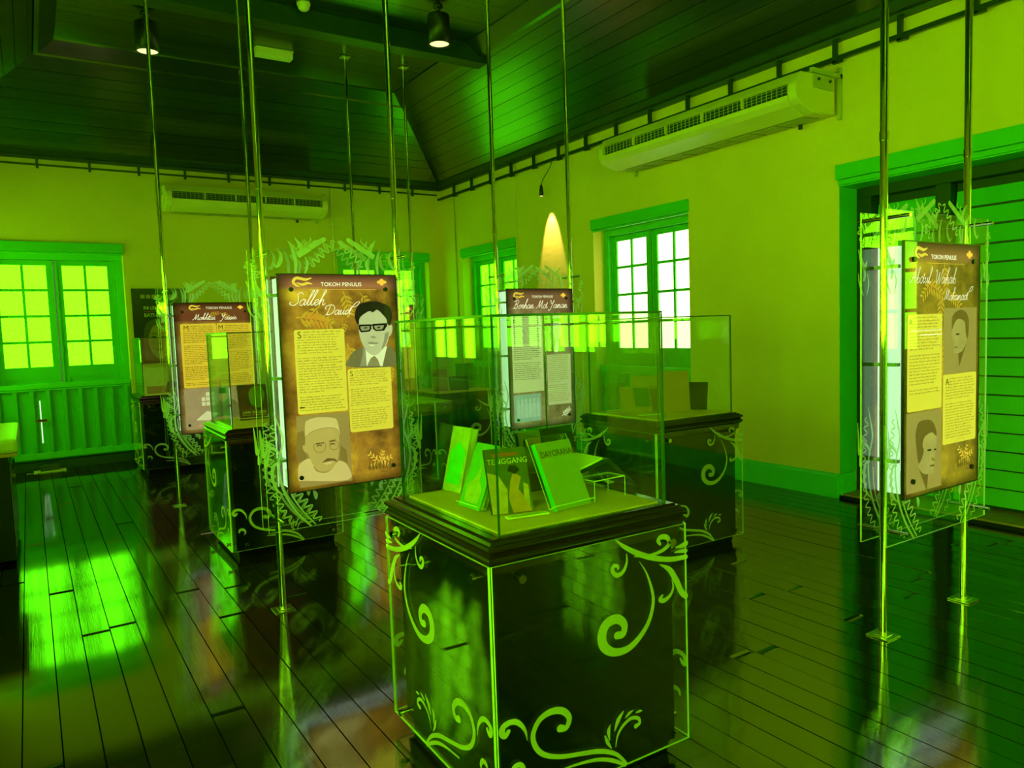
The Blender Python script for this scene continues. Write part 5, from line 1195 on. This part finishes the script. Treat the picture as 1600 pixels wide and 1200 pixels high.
# ------------------------------------------------------------------ framed poster on the end wall
ps = tag(empty('poster', (1.51, YB - 0.002, 1.755)), 'framed dark film poster with a young face on the end wall', 'poster')
PM = {'ground': mat('poster_black', (0.012, 0.012, 0.010), 0.35, var=0.3), 'band': mat('poster_green_black', (0.02, 0.03, 0.012), 0.4, var=0.4, scale=20),
      'skin': mat('poster_skin', (0.42, 0.24, 0.10), 0.45, var=0.25, scale=10), 'skin2': mat('poster_skin_shade', (0.16, 0.085, 0.035), 0.45, var=0.25, scale=10), 'ink': mat('poster_ink', (0.015, 0.010, 0.006), 0.45), 'head': mat('poster_scarf', (0.10, 0.07, 0.03), 0.5, var=0.6, scale=24),
      'letter': mat('poster_letter', (0.85, 0.74, 0.42), 0.5, var=0.04), 'red': mat('poster_red', (0.45, 0.05, 0.02), 0.5), 'photo': mat('poster_photo', (0.40, 0.24, 0.10), 0.5, var=0.6, scale=60)}
MB().box(-0.325, 0.325, -0.022, -0.001, -0.475, 0.475).build('sheet', PM['ground'], ps)
fr = MB()
for a in ((-0.335, 0.335, 0.475, 0.490), (-0.335, 0.335, -0.490, -0.475), (-0.335, -0.325, -0.49, 0.49), (0.325, 0.335, -0.49, 0.49)): fr.box(a[0], a[1], -0.03, -0.001, a[2], a[3])
fr.build('frame', M['black_metal'], ps)
yq = -0.0228
for k in range(7): MB().box(-0.23 + k * 0.066, -0.23 + k * 0.066 + 0.05, yq, -0.022, 0.36, 0.41).build('cast_photo', PM['photo'], ps)
text('title', 'INI LEMBAR', 0.062, (-0.205, yq, 0.235), PM['letter'], ps, align='LEFT', sx=0.85)
MB().box(-0.205, 0.10, yq, -0.022, 0.188, 0.196).build('title_rule', PM['red'], ps)
text('title', 'BAYI-BAYI', 0.072, (-0.205, yq, 0.14), PM['letter'], ps, align='LEFT', sx=0.85)
def pshape(n, pts, k, m): MB().poly([(u, yq - 0.0004 * k, z) for u, z in smooth_path(pts + [pts[0]], 4)[:-1]]).build(n, m, ps)
pshape('scarf', [(-0.22, -0.45), (-0.22, -0.10), (-0.15, 0.06), (0.05, 0.09), (0.20, -0.02), (0.26, -0.45)], 1, PM['head'])
pshape('face', [(-0.16, -0.12), (-0.17, -0.25), (-0.12, -0.37), (-0.04, -0.44), (0.05, -0.40), (0.11, -0.27), (0.10, -0.10), (0.0, 0.0), (-0.10, 0.0)], 2, PM['skin'])
pshape('face_shade', [(0.03, -0.03), (0.10, -0.10), (0.11, -0.27), (0.05, -0.40), (0.03, -0.34), (0.06, -0.2)], 3, PM['skin2'])
for ex in (-0.10, 0.02):
    pshape('eye', [(ex - 0.035, -0.155), (ex, -0.135), (ex + 0.035, -0.155), (ex, -0.170)], 4, PM['ink'])
    pshape('brow', [(ex - 0.045, -0.112), (ex, -0.092), (ex + 0.045, -0.108), (ex, -0.102)], 4, PM['ink'])
pshape('nose', [(-0.055, -0.24), (-0.04, -0.225), (-0.015, -0.235), (-0.03, -0.252)], 4, PM['skin2'])
pshape('mouth', [(-0.085, -0.31), (-0.04, -0.295), (0.01, -0.31), (-0.04, -0.33)], 4, PM['red'])

# ------------------------------------------------------------------ counter at the far left edge, small floor box
ct = tag(empty('counter', (-0.45, 7.0, 0)), 'dark counter with a pale rounded top at the edge of the aisle', 'counter')
MB().box(-0.36, 0.345, -0.75, 0.66, 0.80, 0.90).build('top', M['green_top'], ct, bevel=0.025)
MB().box(-0.35, 0.335, -0.74, 0.65, 0.775, 0.80).build('edge_band', M['wood_edge'], ct)
MB().box(-0.34, 0.28, -0.70, 0.60, 0.03, 0.775).build('body', M['plinth'], ct)
for k in range(3): MB().box(0.28, 0.292, -0.66 + k * 0.42, -0.30 + k * 0.42, 0.10, 0.72).build('front_panel', M['mould'], ct, bevel=0.004)
MB().tube([(0.30, -0.1, 0.60), (0.30, -0.1, 0.68)], 0.006, 8).build('pull_handle', M['chrome'], ct)
fb = tag(empty('floor_box', (0.13, 10.70, 0)), 'small black box on a pale plate at the foot of the end balustrade', 'floor box')
MB().box(-0.17, 0.17, -0.07, 0.07, 0.001, 0.014).build('plate', M['pale_plastic'], fb)
MB().box(-0.10, 0.10, -0.05, 0.05, 0.0145, 0.09).build('housing', M['black_metal'], fb)
# door bolt and daylight gap on the far left balustrade
gp = tag(empty('door_bolt', (0.085, YB + 0.05, 0.62)), 'brass bolt on the green balustrade of the end window', 'bolt')
MB().box(-0.06, 0.06, -0.018, -0.006, -0.02, 0.015).build('plate', M['brown_metal'], gp)
MB().tube([(-0.05, -0.022, 0.0), (0.05, -0.022, 0.0)], 0.008, 8).build('bar', M['brown_metal'], gp)

# many-stroked decoration and fine lettering are one surface pattern each
for o in bpy.data.objects:
    if o.name.split('.')[0] in ('etched_ornament', 'etched_scroll', 'leaf_pattern', 'leaf_sprig', 'body_text', 'seal_outline', 'signature', 'script_name'):
        o['kind'] = 'stuff'
